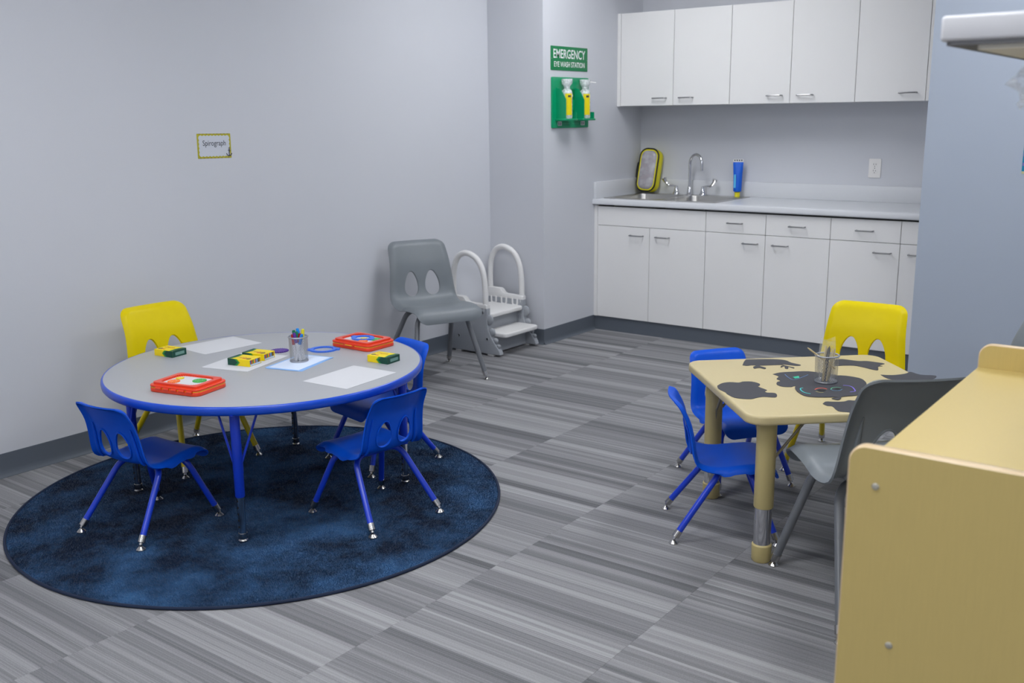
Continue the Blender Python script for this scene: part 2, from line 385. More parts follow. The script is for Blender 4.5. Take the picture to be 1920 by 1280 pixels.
for i, lab in ((0, 'pair of white wall cabinet doors above the sink'), (2, 'middle white wall cabinet above the worktop, between the other two'), (4, 'right-hand white wall cabinet above the outlet, cut off by the bluish wall')):
    x0, x1, xm = DX[i], DX[i + 2], DX[i + 1]; bx0 = x0 if i else XE + 0.002
    t = thing('wall_cabinet', lab, 'cabinet', ((x0 + x1) / 2, YU, ZUB), 0, 'white wall cabinets')
    bm = nb(); box(bm, bx0, x1, YU + 0.02, YK - 0.002, ZUB + 0.002, ZUT - 0.002); obj('body', bm, LAM, t, 0)
    obj('gap_liner', box(nb(), x0 + 0.004, x1 - 0.004, YU + 0.0185, YU + 0.0199, ZUB + 0.004, ZUT - 0.004), CARC, t, 0)
    if i == 0: obj('filler', box(nb(), XE + 0.001, DX[0] - 0.001, YU, YU + 0.018, ZUB, ZUT), LAM, t, 0)
    front('door', x0, xm, ZUB, ZUT, YU, t, (xm - 0.097, 1.573)); front('door', xm, x1, ZUB, ZUT, YU, t, (xm + 0.1, 1.573) if x1 - xm > 0.2 else None)
    for o in t.children: o.location = (-(x0 + x1) / 2, -YU, -ZUB)

# worktop
ZW = 0.911; SX0, SX1, SY0, SY1 = -3.665, -2.835, 5.905, 6.44
wt = thing('worktop', 'pale laminate worktop with rolled front edge and low splashback', 'worktop', (XE, 5.831, ZT))
bm = nb(); yf = 5.831
prof = [(yf + 0.045, 0.873), (yf + 0.004, 0.873), (yf, 0.878), (yf - 0.001, 0.895), (yf + 0.003, 0.906), (yf + 0.013, 0.911), (yf + 0.045, 0.911)]
prism(bm, prof, XE + 0.001, XR - 0.001, 0, 'x')
b0, b1, c0, c1 = SX0 + 0.03, SX1 - 0.03, SY0 + 0.03, SY1 - 0.08
for a in ((XE + 0.001, XR - 0.001, yf + 0.045, c0), (XE + 0.001, b0, c0, c1), (b1, XR - 0.001, c0, c1), (XE + 0.001, XR - 0.001, c1, YK - 0.001)): box(bm, *a, 0.873, ZW)
obj('slab', bm, CTOP, wt, 30)
obj('backsplash', box(nb(), XE + 0.021, XR - 0.001, YK - 0.02, YK - 0.001, ZW, 1.012, 0.003), CTOP, wt, 30)
obj('side_splash', box(nb(), XE + 0.001, XE + 0.02, yf + 0.012, YK - 0.001, ZW, 1.022, 0.003), CTOP, wt, 30)
for o in wt.children: o.location = (-XE, -5.831, -ZT)

# sink
sk = thing('kitchen_sink', 'double bowl stainless steel sink set into the worktop', 'sink', ((SX0 + SX1) / 2, (SY0 + SY1) / 2, ZW))
W, D = SX1 - SX0, SY1 - SY0
xm0, xm1 = -0.018, 0.018; bl = -W / 2 + 0.035; br = W / 2 - 0.035; bf = -D / 2 + 0.035; bb = D / 2 - 0.085
bm = nb()
for a in ((-W / 2, W / 2, -D / 2, bf), (-W / 2, W / 2, bb, D / 2), (-W / 2, bl, bf, bb), (br, W / 2, bf, bb), (xm0, xm1, bf, bb)): box(bm, *a, 0.0, 0.004)
obj('rim', bm, STEEL, sk, 0)
for x0, x1 in ((bl, xm0), (xm1, br)):
    bm = nb(); cx, cy = (x0 + x1) / 2, (bf + bb) / 2; w, d = x1 - x0, bb - bf
    lp = [(w, d, 0.05, 0.004), (w - 0.006, d - 0.006, 0.05, -0.01), (w - 0.02, d - 0.02, 0.055, -0.13), (w - 0.05, d - 0.05, 0.06, -0.155), (0.1, 0.1, 0.049, -0.162)]
    # the round-cornered basin also closes the square cut-out of the rim
    loops = [[Vector((p[0], p[1], 0.0035)) for p in rrect(w, d, 0.002, 6, cx, cy)]] + [[Vector((p[0], p[1], z)) for p in rrect(a, b, r, 6, cx, cy)] for a, b, r, z in lp]
    loft(bm, loops, False, True); bs = obj('basin', bm, STEEL, sk, 50)
    bm = nb(); lathe(bm, [(0.0, -0.158), (0.03, -0.158), (0.042, -0.154), (0.045, -0.158), (0.0, -0.161)], 20, (cx, cy, 0)); obj('drain', bm, CHROME, bs)
# faucet
rd = math.radians
fc = thing('faucet', 'chrome gooseneck faucet with two wrist-blade handles behind the sink', 'faucet', (-3.27, 6.40, ZW + 0.004))
bm = nb(); lathe(bm, [(0.0, 0), (0.026, 0), (0.026, 0.006), (0.017, 0.012), (0.014, 0.05), (0.011, 0.055), (0.0, 0.056)], 18); obj('base', bm, CHROME, fc)
path = [(0, 0, 0.04), (0, 0, 0.2)] + [(0.0, -0.065 + 0.065 * math.cos(a), 0.215 + 0.065 * math.sin(a)) for a in [math.pi * k / 10 for k in range(11)]] + [(0, -0.13, 0.17)]
bm = nb(); tube(bm, path, 0.0095, 12); obj('spout', bm, CHROME, fc, rot=(0, 0, rd(65)))
for s in (-1, 1):
    bm = nb(); lathe(bm, [(0, 0), (0.026, 0), (0.026, 0.005), (0.018, 0.02), (0.011, 0.05), (0.011, 0.06), (0, 0.062)], 16, (0.102 * s, 0, 0)); v = obj('valve', bm, CHROME, fc)
    bm = nb(); x = 0.102 * s
    tube(bm, catmull([(x, 0, 0.056), (x + 0.03 * s, -0.002, 0.062), (x + 0.06 * s, -0.004, 0.064), (x + 0.085 * s, -0.006, 0.09), (x + 0.095 * s, -0.007, 0.112)], 5), [0.006] * 10 + [0.006 + 0.0013 * k for k in range(11)], 10); obj('blade', bm, CHROME, v)

# first-aid pouch: yellow, clear window, black zip
bagY = plain('pouch_yellow', (232, 222, 10)); 
pb = thing('first_aid_pouch', 'yellow pouch with clear window and black piping leaning in the sink corner', 'pouch', (-3.60, 6.345, ZW + 0.019))
lean = Matrix.Translation((0, 0.0, 0)) @ Matrix.Rotation(math.radians(-10), 4, 'X') @ Matrix.Rotation(math.radians(3), 4, 'Y')
ol = [(p[0], p[1] + 0.155) for p in rrect(0.155, 0.305, 0.06, 8)]
def on(poly, y): return [lean @ Vector((p[0], y, p[1])) for p in poly]
bm = nb(); loft(bm, [on(inset(ol, 0.012), 0.078), on(inset(ol, 0.003), 0.07), on(ol, 0.05), on(ol, 0.012), on(inset(ol, 0.004), 0.0)]); obj('body', bm, bagY, pb, 50)
bm = nb(); tube(bm, on(inset(ol, 0.003), 0.002), 0.006, 8, True); obj('piping', bm, BLACK, pb)
win = clear_mat('window_film', (0.8, 0.8, 0.85), 0.35, 0.05, 14)
stf = mat('pouch_contents', (150, 140, 146), 0.3, var=0.75, scale=5)
bm = nb(); wl = inset(ol, 0.016); loft(bm, [on(wl, 0.001), on(inset(wl, 0.004), -0.006), on(inset(wl, 0.03), -0.010)]); obj('contents', bm, stf, pb, 60)
bm = nb(); loft(bm, [on(wl, -0.001), on(inset(wl, 0.004), -0.009), on(inset(wl, 0.03), -0.0135)], False, True); obj('window', bm, win, pb, 60)
bm = nb(); tube(bm, [lean @ Vector(p) for p in [(-0.08, 0.02, 0.09), (-0.092, 0.02, 0.1), (-0.095, 0.02, 0.16), (-0.092, 0.02, 0.2), (-0.08, 0.02, 0.21)]], 0.007, 6); obj('handle', bm, BLACK, pb)

# blue squeeze tube on a yellow cap
tb = thing('squeeze_tube', 'blue squeeze tube standing cap-down beside the sink', 'tube', (-2.915, 6.41, ZW + 0.004), math.radians(25))
def ell(a, b, z, n=20): return [Vector((a * math.cos(2 * math.pi * i / n), b * math.sin(2 * math.pi * i / n), z)) for i in range(n)]
bm = nb(); loft(bm, [ell(0.012, 0.012, 0.03), ell(0.027, 0.027, 0.036), ell(0.028, 0.028, 0.05), ell(0.030, 0.022, 0.14), ell(0.034, 0.006, 0.225), ell(0.034, 0.003, 0.232)]); obj('tube_body', bm, plain('tube_blue', (10, 96, 214), 0.35), tb)
bm = nb(); lathe(bm, [(0, 0), (0.018, 0), (0.018, 0.03), (0.012, 0.034), (0, 0.034)], 16); obj('cap', bm, plain('cap_yellow', (225, 215, 40)), tb)
bm = nb(); box(bm, -0.034, 0.034, -0.003, 0.003, 0.232, 0.252); cr_ = obj('crimp', bm, plain('crimp_white', (225, 225, 225)), tb, 0)
for k in range(4):
    obj('crimp_mark', box(nb(), -0.027 + k * 0.015, -0.019 + k * 0.015, -0.0036, 0.0036, 0.239, 0.248), BLACK, cr_, 0)
bm = nb(); box(bm, -0.026, -0.012, -0.0265, -0.024, 0.06, 0.15, 0.001, 1); obj('print', bm, plain('tube_print', (90, 190, 240)), tb)

# outlet
ou = thing('wall_outlet', 'white duplex wall outlet above the worktop', 'outlet', (-2.023, YK, 1.121))
bm = nb(); prism(bm, rrect(0.076, 0.118, 0.006), -0.007, 0.0, 0.002, 'y'); obj('cover_plate', bm, WHITEP, ou)
for s in (-1, 1):
    bm = nb(); prism(bm, rrect(0.034, 0.028, 0.011, 6, 0, 0.0195 * s), -0.0085, -0.004, 0.0008, 'y'); so = obj('socket', bm, WHITEP, ou)
    for x0, x1, z0, z1 in ((-0.008, -0.0055, 0.001, 0.01), (0.0055, 0.008, 0.001, 0.009), (-0.0022, 0.0022, -0.009, -0.005)):
        obj('slot', box(nb(), x0, x1, -0.009, -0.0084, 0.0195 * s + z0, 0.0195 * s + z1), BLACK, so, 0)
bm = nb(); lathe(bm, [(0, 0), (0.003, 0), (0.003, 0.001), (0, 0.0015)], 10, (0, -0.007, 0), Matrix.Rotation(math.radians(90), 4, 'X')); obj('screw', bm, NICKEL, ou)

# ------------------------------------------------------------------ wall signs
WH = plain('sign_white', (238, 240, 240)); INK = plain('ink_grey', (62, 66, 74)); NAVY = plain('ink_navy', (20, 34, 70))
sg = thing('safety_sign', 'green rectangular EMERGENCY EYE WASH STATION sign on the alcove wall', 'sign', (XE, 5.5455, 1.819))
F = frame((0, 0, 0), (0, 1, 0), (0, 0, 1))
bm = nb(); prism(bm, rrect(0.421, 0.147, 0.004), 0.0, 0.003, 0.0005, 'x'); obj('panel', bm, GREEND, sg)
text('lettering', 'EMERGENCY', 0.365, 0.056, WH, sg, F @ Matrix.Translation((0, 0.028, 0.003)), 0.012)
text('lettering', 'EYE WASH STATION', 0.350, 0.033, WH, sg, F @ Matrix.Translation((0, -0.036, 0.003)), 0.012)
for y, z in ((-0.202, -0.003), (0.202, -0.003)):
    bm = nb(); lathe(bm, [(0, 0), (0.003, 0), (0.003, 0.001), (0, 0.0015)], 10, (0.003, y, z), Matrix.Rotation(math.radians(90), 4, 'Y')); obj('screw', bm, NICKEL, sg)

# eye wash station
ew = thing('eye_wash_station', 'green plastic eye wash holder mounted below the green sign', 'eye wash station', (XE, 5.5475, 1.546))
bm = nb(); prism(bm, rrect(0.42, 0.316, 0.008), 0.0, 0.012, 0.002, 'x'); obj('backboard', bm, GREEN, ew)
for yc in (-0.105, 0.105):
    # angled side cheek left of each bottle, and its cup
    bm = nb(); prism(bm, [(0.0, -0.1), (0.085, -0.1), (0.085, 0.02), (0.045, 0.085), (0.0, 0.095)], yc - 0.062, yc - 0.057, 0, 'y'); obj('cheek', bm, GREEN, ew, 0)
    bm = nb(); prism(bm, [(0.0, -0.1), (0.085, -0.1), (0.085, -0.06), (0.0, -0.055)], yc + 0.057, yc + 0.062, 0, 'y'); obj('cheek', bm, GREEN, ew, 0)
    bm = nb(); prism(bm, rrect(0.100, 0.15, 0.02, 5, 0.045, yc), -0.112, -0.1, 0.003, 'z'); obj('tray', bm, GREEN, ew)
bm = nb(); box(bm, 0.0121, 0.0126, -0.02, 0.045, -0.098, -0.045); obj('symbol_panel', bm, GREEND, ew, 0)
bm = nb(); tube(bm, [(0.013, -0.01, -0.08), (0.013, 0.0, -0.07), (0.013, 0.012, -0.075)], 0.005, 6); tube(bm, [(0.013, 0.005, -0.09), (0.013, 0.02, -0.082), (0.013, 0.03, -0.09)], 0.005, 6); obj('splash_symbol', bm, WH, ew)
obj('symbol_panel', box(nb(), 0.0121, 0.0126, -0.0, 0.05, 0.02, 0.085), GREEND, ew, 0)
bm = nb(); lathe(bm, [(0, 0), (0.012, 0.0), (0.012, 0.001), (0, 0.001)], 14, (0.0126, 0.0, 0.065), Matrix.Rotation(math.radians(90), 4, 'Y')); lathe(bm, [(0, 0), (0.009, 0.0), (0.009, 0.001), (0, 0.001)], 14, (0.0126, 0.012, 0.045), Matrix.Rotation(math.radians(90), 4, 'Y')); obj('eye_symbol', bm, WH, ew)
for y in (-0.128, 0.14):
    p = obj('instruction_panel', box(nb(), 0.0121, 0.0126, y - 0.022, y + 0.022, -0.143, -0.117), WH, ew, 0)
    for dy in (-0.011, 0.008): obj('pictogram', box(nb(), 0.0126, 0.0129, y + dy - 0.004, y + dy + 0.006, -0.14, -0.121), INK, p, 0)
for y, w in ((-0.055, 0.08), (0.055, 0.08)):
    obj('small_print', box(nb(), 0.0121, 0.0125, y - w / 2, y + w / 2, -0.134, -0.127), plain('small_print', (60, 160, 120)), ew, 0)
BOT = clear_mat('bottle_plastic', (0.9, 0.93, 0.95), 0.5, 0.2)
for k, (yc, lab) in enumerate(((-0.105, 'clear eye wash bottle with yellow label, nearer the wall corner'), (0.105, 'clear eye wash bottle with yellow label, nearer the kitchen'))):
    b = thing('eye_wash_bottle', lab, 'bottle', (XE + 0.052, 5.5475 + yc, 1.546 - 0.0995), 0, 'eye wash bottles')
    bm = nb(); lathe(bm, [(0, 0), (0.032, 0), (0.035, 0.006), (0.035, 0.16), (0.03, 0.175), (0.018, 0.186), (0.018, 0.196), (0, 0.197)], 20); obj('bottle_body', bm, BOT, b)
    bm = nb(); lathe(bm, [(0.019, 0.187), (0.02, 0.2), (0.033, 0.215), (0.036, 0.245), (0.034, 0.245), (0.03, 0.217), (0.018, 0.202), (0.0, 0.201)], 20, cap=False); obj('eye_cup', bm, BOT, b)
    bm = nb()
    loft(bm, [[Vector((0.0355 * math.cos(a), 0.0355 * math.sin(a), z)) for a in [math.radians(-75 + 10 * i) for i in range(9)]] for z in (0.022, 0.155)], False, False, False); lb = obj('paper_label', bm, plain('label_yellow', (232, 214, 0)), b)
    obj('label_print', box(nb(), 0.02, 0.0325, -0.02, -0.0005, 0.132, 0.145, mtx=Matrix.Rotation(math.radians(-22), 4, 'Z') @ Matrix.Translation((0.0035, 0.006, 0))), INK, lb, 0)
    bm = nb(); tube(bm, [(0.01, 0.0, 0.22), (0.03, 0.02, 0.23), (0.05, 0.05, 0.225)] if k else [(0.0, 0.0, 0.22), (0.01, 0.01, 0.23), (0.012, 0.03, 0.225)], 0.003, 6); obj('strap', bm, WHITEP, b)

# paper name card
cd = thing('name_card', 'white card reading Spirograph with yellow scalloped border and anchor', 'card', (XL, 3.0955, 1.339))
cd.rotation_euler = (math.radians(-0.6), 0, 0)
bm = nb(); prism(bm, rrect(0.196, 0.118, 0.003, 3), 0.0, 0.0008, 0, 'x'); obj('border', bm, plain('border_yellow', (176, 168, 40), 0.6), cd, 0)
def scallop(w, h, n, m, amp):
    pts = []
    for (ax, ay, bx, by, k) in ((-w / 2, -h / 2, w / 2, -h / 2, n), (w / 2, -h / 2, w / 2, h / 2, m), (w / 2, h / 2, -w / 2, h / 2, n), (-w / 2, h / 2, -w / 2, -h / 2, m)):
        L_ = math.hypot(bx - ax, by - ay); nx, ny = -(by - ay) / L_, (bx - ax) / L_
        for i in range(k * 4):
            t = i / (k * 4); s = amp * abs(math.sin(math.pi * t * k)); pts.append((ax + (bx - ax) * t - nx * s, ay + (by - ay) * t - ny * s))
    return pts
bm = nb(); prism(bm, scallop(0.172, 0.094, 9, 5, 0.004), 0.0008, 0.0013, 0, 'x'); obj('face', bm, plain('card_white', (205, 209, 218), 0.7), cd, 0)
bm = nb(); 
for i in range(9): 
    for z in (-0.057, 0.057): box(bm, 0.0008, 0.0011, -0.086 + i * 0.0205, -0.079 + i * 0.0205, z - 0.0015, z + 0.0015)
obj('border_marks', bm, plain('border_brown', (120, 104, 70)), cd, 0)
text('lettering', 'Spirograph', 0.134, 0.034, INK, cd, F @ Matrix.Translation((0.0, 0.010, 0.0013)), 0.006)
bm = nb(); ay, az = 0.084, -0.034
tube(bm, [(0.0016, ay, az - 0.015), (0.0016, ay + 0.002, az + 0.018)], 0.0022, 6)
tube(bm, [(0.0016, ay - 0.007, az + 0.012), (0.0016, ay + 0.009, az + 0.011)], 0.0014, 6)
tube(bm, [(0.0016, ay + 0.016 * math.sin(a), az + 0.002 - 0.017 * math.cos(a)) for a in [math.radians(-75 + 15 * k) for k in range(11)]], 0.0021, 6)
tube(bm, [(0.0016, ay + 0.002 + 0.0035 * math.cos(a), az + 0.022 + 0.0035 * math.sin(a)) for a in [2 * math.pi * k / 10 for k in range(10)]], 0.001, 5, True)
obj('anchor', bm, NAVY, cd)

# teal poster edge on the right-hand wall
po = thing('wall_poster', 'teal poster edge at the right border, on the bluish wall', 'poster', (-0.82, YR, 1.34))
obj('sheet', box(nb(), -0.14, 0.14, -0.0012, 0, -0.166, 0.18), plain('poster_teal', (10, 130, 165), 0.5), po, 0)
obj('bottom_trim', box(nb(), -0.14, 0.14, -0.0016, -0.0012, -0.166, -0.155), plain('poster_trim', (200, 196, 150)), po, 0)
bm = nb()
for k in range(6): box(bm, -0.138, -0.128, -0.0016, -0.0012, -0.13 + k * 0.045, -0.115 + k * 0.045)
obj('side_marks', bm, plain('poster_marks', (120, 110, 180)), po, 0)

# ------------------------------------------------------------------ rug
RC = (-3.04, 2.389); RR = 0.925
rug = thing('round_rug', 'round navy blue plush rug under the round table', 'rug', (RC[0], RC[1], 0))
bm = nb(); lathe(bm, [(0, 0.0005), (RR, 0.0005), (RR, 0.006), (0, 0.006)], 96); obj('backing', bm, RUGM, rug, 40)
bm = nb(); tube(bm, [((RR) * math.cos(2 * math.pi * k / 128), RR * math.sin(2 * math.pi * k / 128), 0.0058) for k in range(128)], 0.0055, 8, True); obj('bound_edge', bm, plain('rug_edge', (22, 36, 62), 0.8), rug)
rs = np.random.RandomState(3); NB = 330000
rad = (RR - 0.004) * np.sqrt(rs.rand(NB)); ang = rs.rand(NB) * 2 * np.pi
bx, by = rad * np.cos(ang), rad * np.sin(ang)
def field(x, y, seed):
    r_ = np.random.RandomState(seed); f = np.zeros_like(x)
    for k in range(14):
        q = r_.uniform(2, 11); th = r_.uniform(0, 2 * np.pi); f += np.sin((x * np.cos(th) + y * np.sin(th)) * q + r_.uniform(0, 6.28)) / (0.6 + q * 0.14)
    return f / 3.2
fx, fy = field(bx, by, 5), field(bx, by, 9)
tx = 0.0045 * fx + rs.normal(0, 0.0022, NB); ty = 0.0045 * fy + rs.normal(0, 0.0022, NB)
h = rs.uniform(0.0085, 0.0125, NB); a2 = rs.rand(NB) * np.pi; w = 0.0014
V = np.empty((NB, 3, 3), np.float32)
V[:, 0] = np.stack([bx - w * np.cos(a2), by - w * np.sin(a2), np.full(NB, 0.004)], 1)
V[:, 1] = np.stack([bx + w * np.cos(a2), by + w * np.sin(a2), np.full(NB, 0.004)], 1)
V[:, 2] = np.stack([bx + tx, by + ty, h], 1)
me = bpy.data.meshes.new('pile'); me.vertices.add(NB * 3); me.vertices.foreach_set('co', V.ravel()); me.loops.add(NB * 3); me.polygons.add(NB)
me.loops.foreach_set('vertex_index', np.arange(NB * 3, dtype=np.int32)); me.polygons.foreach_set('loop_start', np.arange(0, NB * 3, 3, dtype=np.int32))
try: me.polygons.foreach_set('loop_total', np.full(NB, 3, np.int32))
except Exception: pass
me.update(); me.validate(); me.materials.append(RUGM)
pile = bpy.data.objects.new('pile', me); C.objects.link(pile); pile.parent = rug; pile['kind'] = 'stuff'
RZ = 0.009

# ------------------------------------------------------------------ school chairs
def chair_shell(d):
    """moulded one-piece shell: returns (bm, surface function, hole outlines, info)"""
    H, hs, sw, bw, tw, yr, yf = d['H'], d['hs'], d['sw'], d['bw'], d['tw'], d['yr'], d['yf']
    dz = H - hs
    pr = [(yr - 0.10 * dz, H), (yr - 0.03 * dz, H - 0.12 * dz), (yr + 0.075 * dz, H - 0.34 * dz), (yr + 0.13 * dz, H - 0.58 * dz), (yr + 0.165 * dz, H - 0.80 * dz),
          (yr + 0.24 * dz, hs + 0.045 * dz), (yr + 0.40 * dz, hs - 0.015 * dz), (yr + 0.65 * dz, hs - 0.02 * dz), (0.0 + 0.2 * yf, hs), (0.55 * yf, hs + 0.03 * dz), (0.8 * yf, hs + 0.025 * dz), (0.95 * yf, hs - 0.03 * dz), (1.02 * yf, hs - 0.12 * dz), (1.035 * yf, hs - 0.19 * dz)]
    P = catmull([(0, a, b) for a, b in pr], 10)
    S = [0.0]
    for a, b in zip(P, P[1:]): S.append(S[-1] + (b - a).length)
    ST = S[-1]
    Sa = np.array(S); Pa = np.array([(p.y, p.z) for p in P])
    def at(s):
        y = np.interp(s, Sa, Pa[:, 0]); z = np.interp(s, Sa, Pa[:, 1]); e = 0.004
        ty = np.interp(s + e, Sa, Pa[:, 0]) - np.interp(s - e, Sa, Pa[:, 0]); tz = np.interp(s + e, Sa, Pa[:, 1]) - np.interp(s - e, Sa, Pa[:, 1]); l = math.hypot(ty, tz)
        return y, z, -tz / l, ty / l            # normal towards the sitter
    sb = S[50]                                   # bend
    def hw(s):
        return float(np.interp(s, [0, sb * 0.45, sb * 0.95, sb * 1.15, ST * 0.8, ST], [tw, tw + (bw - tw) * 0.42, bw, sw, sw * 0.96, sw * 0.93]))
    rt, rf = 0.16 * sb, 0.042 * d['k']
    out = []
    k = 8
    # top edge with a slight crown, right corner, right side, front corners, left side
    def side(s, sx): return (sx * hw(s), s)
    for i in range(k + 1):
        a = math.pi / 2 * i / k; out.append((hw(rt) - rt * 1.0 + rt * math.sin(a), rt - rt * math.cos(a)))
    n = 26
    for i in range(1, n): out.append(side(rt + (ST - rt - rf) * i / n, 1))
    for i in range(k + 1):
        a = math.pi / 2 * i / k; out.append((hw(ST - rf) - rf + rf * math.cos(a), ST - rf + rf * math.sin(a)))
    rgt = out[:]
    m1 = 10
    bot = [(rgt[-1][0] * (1 - 2 * i / m1), ST) for i in range(1, m1)]
    lft = [(-a, b) for a, b in reversed(rgt)]
    topw = rgt[0][0]; top = [(-topw * (1 - 2 * i / m1), 0.0 - 0.0) for i in range(1, m1)]
    outline = rgt + bot + lft + top
    # crown: lift the top edge in the middle
    cr = 0.035 * sb
    outline = [(u, s - cr * max(0.0, 1 - (u / (tw * 1.02)) ** 2) if s < rt else s) for u, s in outline]
    holes = []
    for sx in (-1, 1):
        hc = 0.315 * bw * sx; s0, s1 = (0.49 + d.get('hd', 0)) * sb, (0.915 + d.get('hd', 0)) * sb; hwid = 0.275 * bw; pts = []
        for i in range(28):
            a = 2 * math.pi * i / 28; ca = -math.cos(a); sv = math.sin(a)     # ca: -1 top, 1 bottom
            wf = hwid * (0.78 + 0.22 * ca)
            pts.append((hc + wf * (abs(sv) ** 0.9) * (1 if sv >= 0 else -1) + sx * 0.01 * bw * ca, (s0 + s1) / 2 + (s1 - s0) / 2 * ca))
        holes.append(pts)
    oa = np.array(outline)
    def inside(x, y, poly):
        c = False; j = len(poly) - 1
        for i in range(len(poly)):
            if (poly[i][1] > y) != (poly[j][1] > y) and x < (poly[j][0] - poly[i][0]) * (y - poly[i][1]) / (poly[j][1] - poly[i][1]) + poly[i][0]: c = not c
            j = i
        return c
    seg0 = oa; seg1 = np.roll(oa, -1, 0); dv = seg1 - seg0; dl = (dv ** 2).sum(1) + 1e-12
    def bdist(x, y):
        p = np.array((x, y)); t = np.clip(((p - seg0) * dv).sum(1) / dl, 0, 1); q = seg0 + dv * t[:, None]; return math.sqrt(((q - p) ** 2).sum(1).min())
    verts = [Vector(p) for p in outline]; edges = [(i, (i + 1) % len(outline)) for i in range(len(outline))]
    for hp in holes:
        b0 = len(verts); verts += [Vector(p) for p in hp]; edges += [(b0 + i, b0 + (i + 1) % len(hp)) for i in range(len(hp))]
    st = 0.0095 * d['k']; lip = 0.024 * d['k']
    # a ring just inside the border keeps the rolled rim smooth
    for q in inset(outline, lip * 0.5) + inset(outline, lip): 
        if inside(q[0], q[1], outline) and bdist(q[0], q[1]) > lip * 0.4: verts.append(Vector(q))
    mx = max(bw, sw, tw)
    for i in range(int(-mx / st), int(mx / st) + 1):
        for j in range(int(ST / st) + 1):
            u, s = i * st, (j + 0.5 * (i % 2)) * st
            if not inside(u, s, outline) or bdist(u, s) < lip * 1.2: continue
            if any(inside(u, s, hp) or min((u - a) ** 2 + (s - b) ** 2 for a, b in hp) < (st * 0.55) ** 2 for hp in holes): continue
            verts.append(Vector((u, s)))
    vo, eo, fo, *_ = delaunay_2d_cdt(verts, edges, [], 0, 1e-6)
    def surf(u, s, off=0.0):
        sc = min(max(s, 0.0), ST); y, z, ny, nz = at(sc); w_ = hw(sc); q = min(abs(u) / w_, 1.0)
        bl = min(1.0, max(0.0, (s - sb * 0.8) / (sb * 0.5)))
        o = (0.075 * (1 - bl) + 0.03 * bl) * w_ * 2 * q * q * (0.9 if s > ST * 0.75 else 1.0) * (0.35 + 0.65 * min(1, max(0, (ST - s) / (ST * 0.2))))
        o += off
        y2, z2 = y + ny * o, z + nz * o
        if s < 0: z2 += -s
        return Vector((u, y2, z2)), Vector((0, ny, nz))
    bm = nb(); bv = []
    for v in vo:
        dd = bdist(v.x, v.y); roll = 0.018 * d['k'] * max(0.0, 1 - dd / lip) ** 2
        # no rim roll at the front, the seat already turns down there
        q_ = min(1.0, max(0.0, (v.y - (ST - 2.4 * rf)) / (2.2 * rf))); roll *= 1 - 0.85 * q_ * q_ * (3 - 2 * q_)
        bv.append(bm.verts.new(surf(v.x, v.y, -roll)[0]))
    for f in fo:
        cx = sum(vo[i].x for i in f) / 3; cy = sum(vo[i].y for i in f) / 3
        if inside(cx, cy, outline) and not any(inside(cx, cy, hp) for hp in holes): bm.faces.new([bv[i] for i in f])
    bmesh.ops.delete(bm, geom=[v for v in bm.verts if not v.link_faces], context='VERTS')
    bmesh.ops.recalc_face_normals(bm, faces=bm.faces)
    f0 = max(bm.faces, key=lambda f: f.calc_center_median().y)
    if sum(f.normal.z for f in bm.faces) < 0: bmesh.ops.reverse_faces(bm, faces=bm.faces)
    bmesh.ops.solidify(bm, geom=bm.faces[:], thickness=0.0045 * d['k'])
    return bm, surf, holes, sb, hw, ST

def make_chair(name, label, d, pm, lm, loc, rotz, group):
    t = thing(name, label, 'chair', loc, rotz, group)
    bm, surf, holes, sb, hw, ST = chair_shell(d)
    sh = obj('seat_shell', bm, pm, t, 60)
    for hp in holes:
        bm = nb(); tube(bm, [surf(u, s, -0.007)[0] for u, s in hp], 0.0026 * d['k'], 6, True); obj('hole_rim', bm, pm, sh)
    for sx in (-1, 1):
        bm = nb(); pts = []
        for i in range(12):
            s = sb * (0.42 + 0.62 * i / 11); pts.append(surf(sx * hw(s) * 0.74, s, -0.008)[0])
        tube(bm, pts, [0.002 + 0.0035 * d['k'] * min(1, i / 4) for i in range(12)], 6); obj('back_rib', bm, pm, sh)
    r = d['r']; z1 = d['hs'] - 0.02 * (d['H'] - d['hs']) - 0.0065 - r
    for sx in (-1, 1):
        for fy, fx in ((d['ff'], d['fw']), (d['fr'], d['rw'])):
            ty = fy * (0.50 if fy > 0 else 0.10); txx = fx * 0.66
            foot = Vector((sx * fx, fy, 0.026)); knee = Vector((sx * txx, ty, z1)); 
            path = fillet([foot, knee, Vector((0, ty * 0.94, z1))], 0.055 * d['k'], 8)
            lg = obj('leg', tube(nb(), path, r, 12), lm, t)
            dr = (knee - foot).normalized(); q = Vector((0, 0, 1)).rotation_difference(dr).to_matrix().to_4x4()
            bm = nb(); lathe(bm, [(0, -0.004), (r * 0.9, -0.004), (r + 0.0015, -0.003), (r + 0.0015, 0.022), (0, 0.022)], 14, foot, q)
            lathe(bm, [(0, -0.012), (r * 0.55, -0.012), (r * 0.55, -0.003), (0, -0.003)], 10, foot, q)
            e = foot - dr * 0.013
            lathe(bm, [(0, 0.0), (0.0165, 0.0), (0.0165, 0.0025), (0.0125, 0.007), (0.006, 0.0125), (0, 0.013)], 16, (e.x, e.y, 0.0)); obj('glide', bm, NICKEL, lg)
    return t
SMALL = dict(k=1.0, H=0.500, hs=0.268, sw=0.150, bw=0.147, tw=0.126, yr=-0.155, yf=0.174, ff=0.172, fr=-0.172, fw=0.163, rw=0.157, r=0.0113)
MED = dict(k=1.25, H=0.660, hs=0.355, sw=0.185, bw=0.185, tw=0.158, yr=-0.20, yf=0.235, ff=0.225, fr=-0.235, fw=0.184, rw=0.18, r=0.0122)
BIG = dict(k=1.45, H=0.762, hs=0.42, sw=0.208, bw=0.207, tw=0.176, yr=-0.195, yf=0.262, ff=0.25, fr=-0.25, fw=0.215, rw=0.21, r=0.0143, hd=0.035)
rd = math.radians
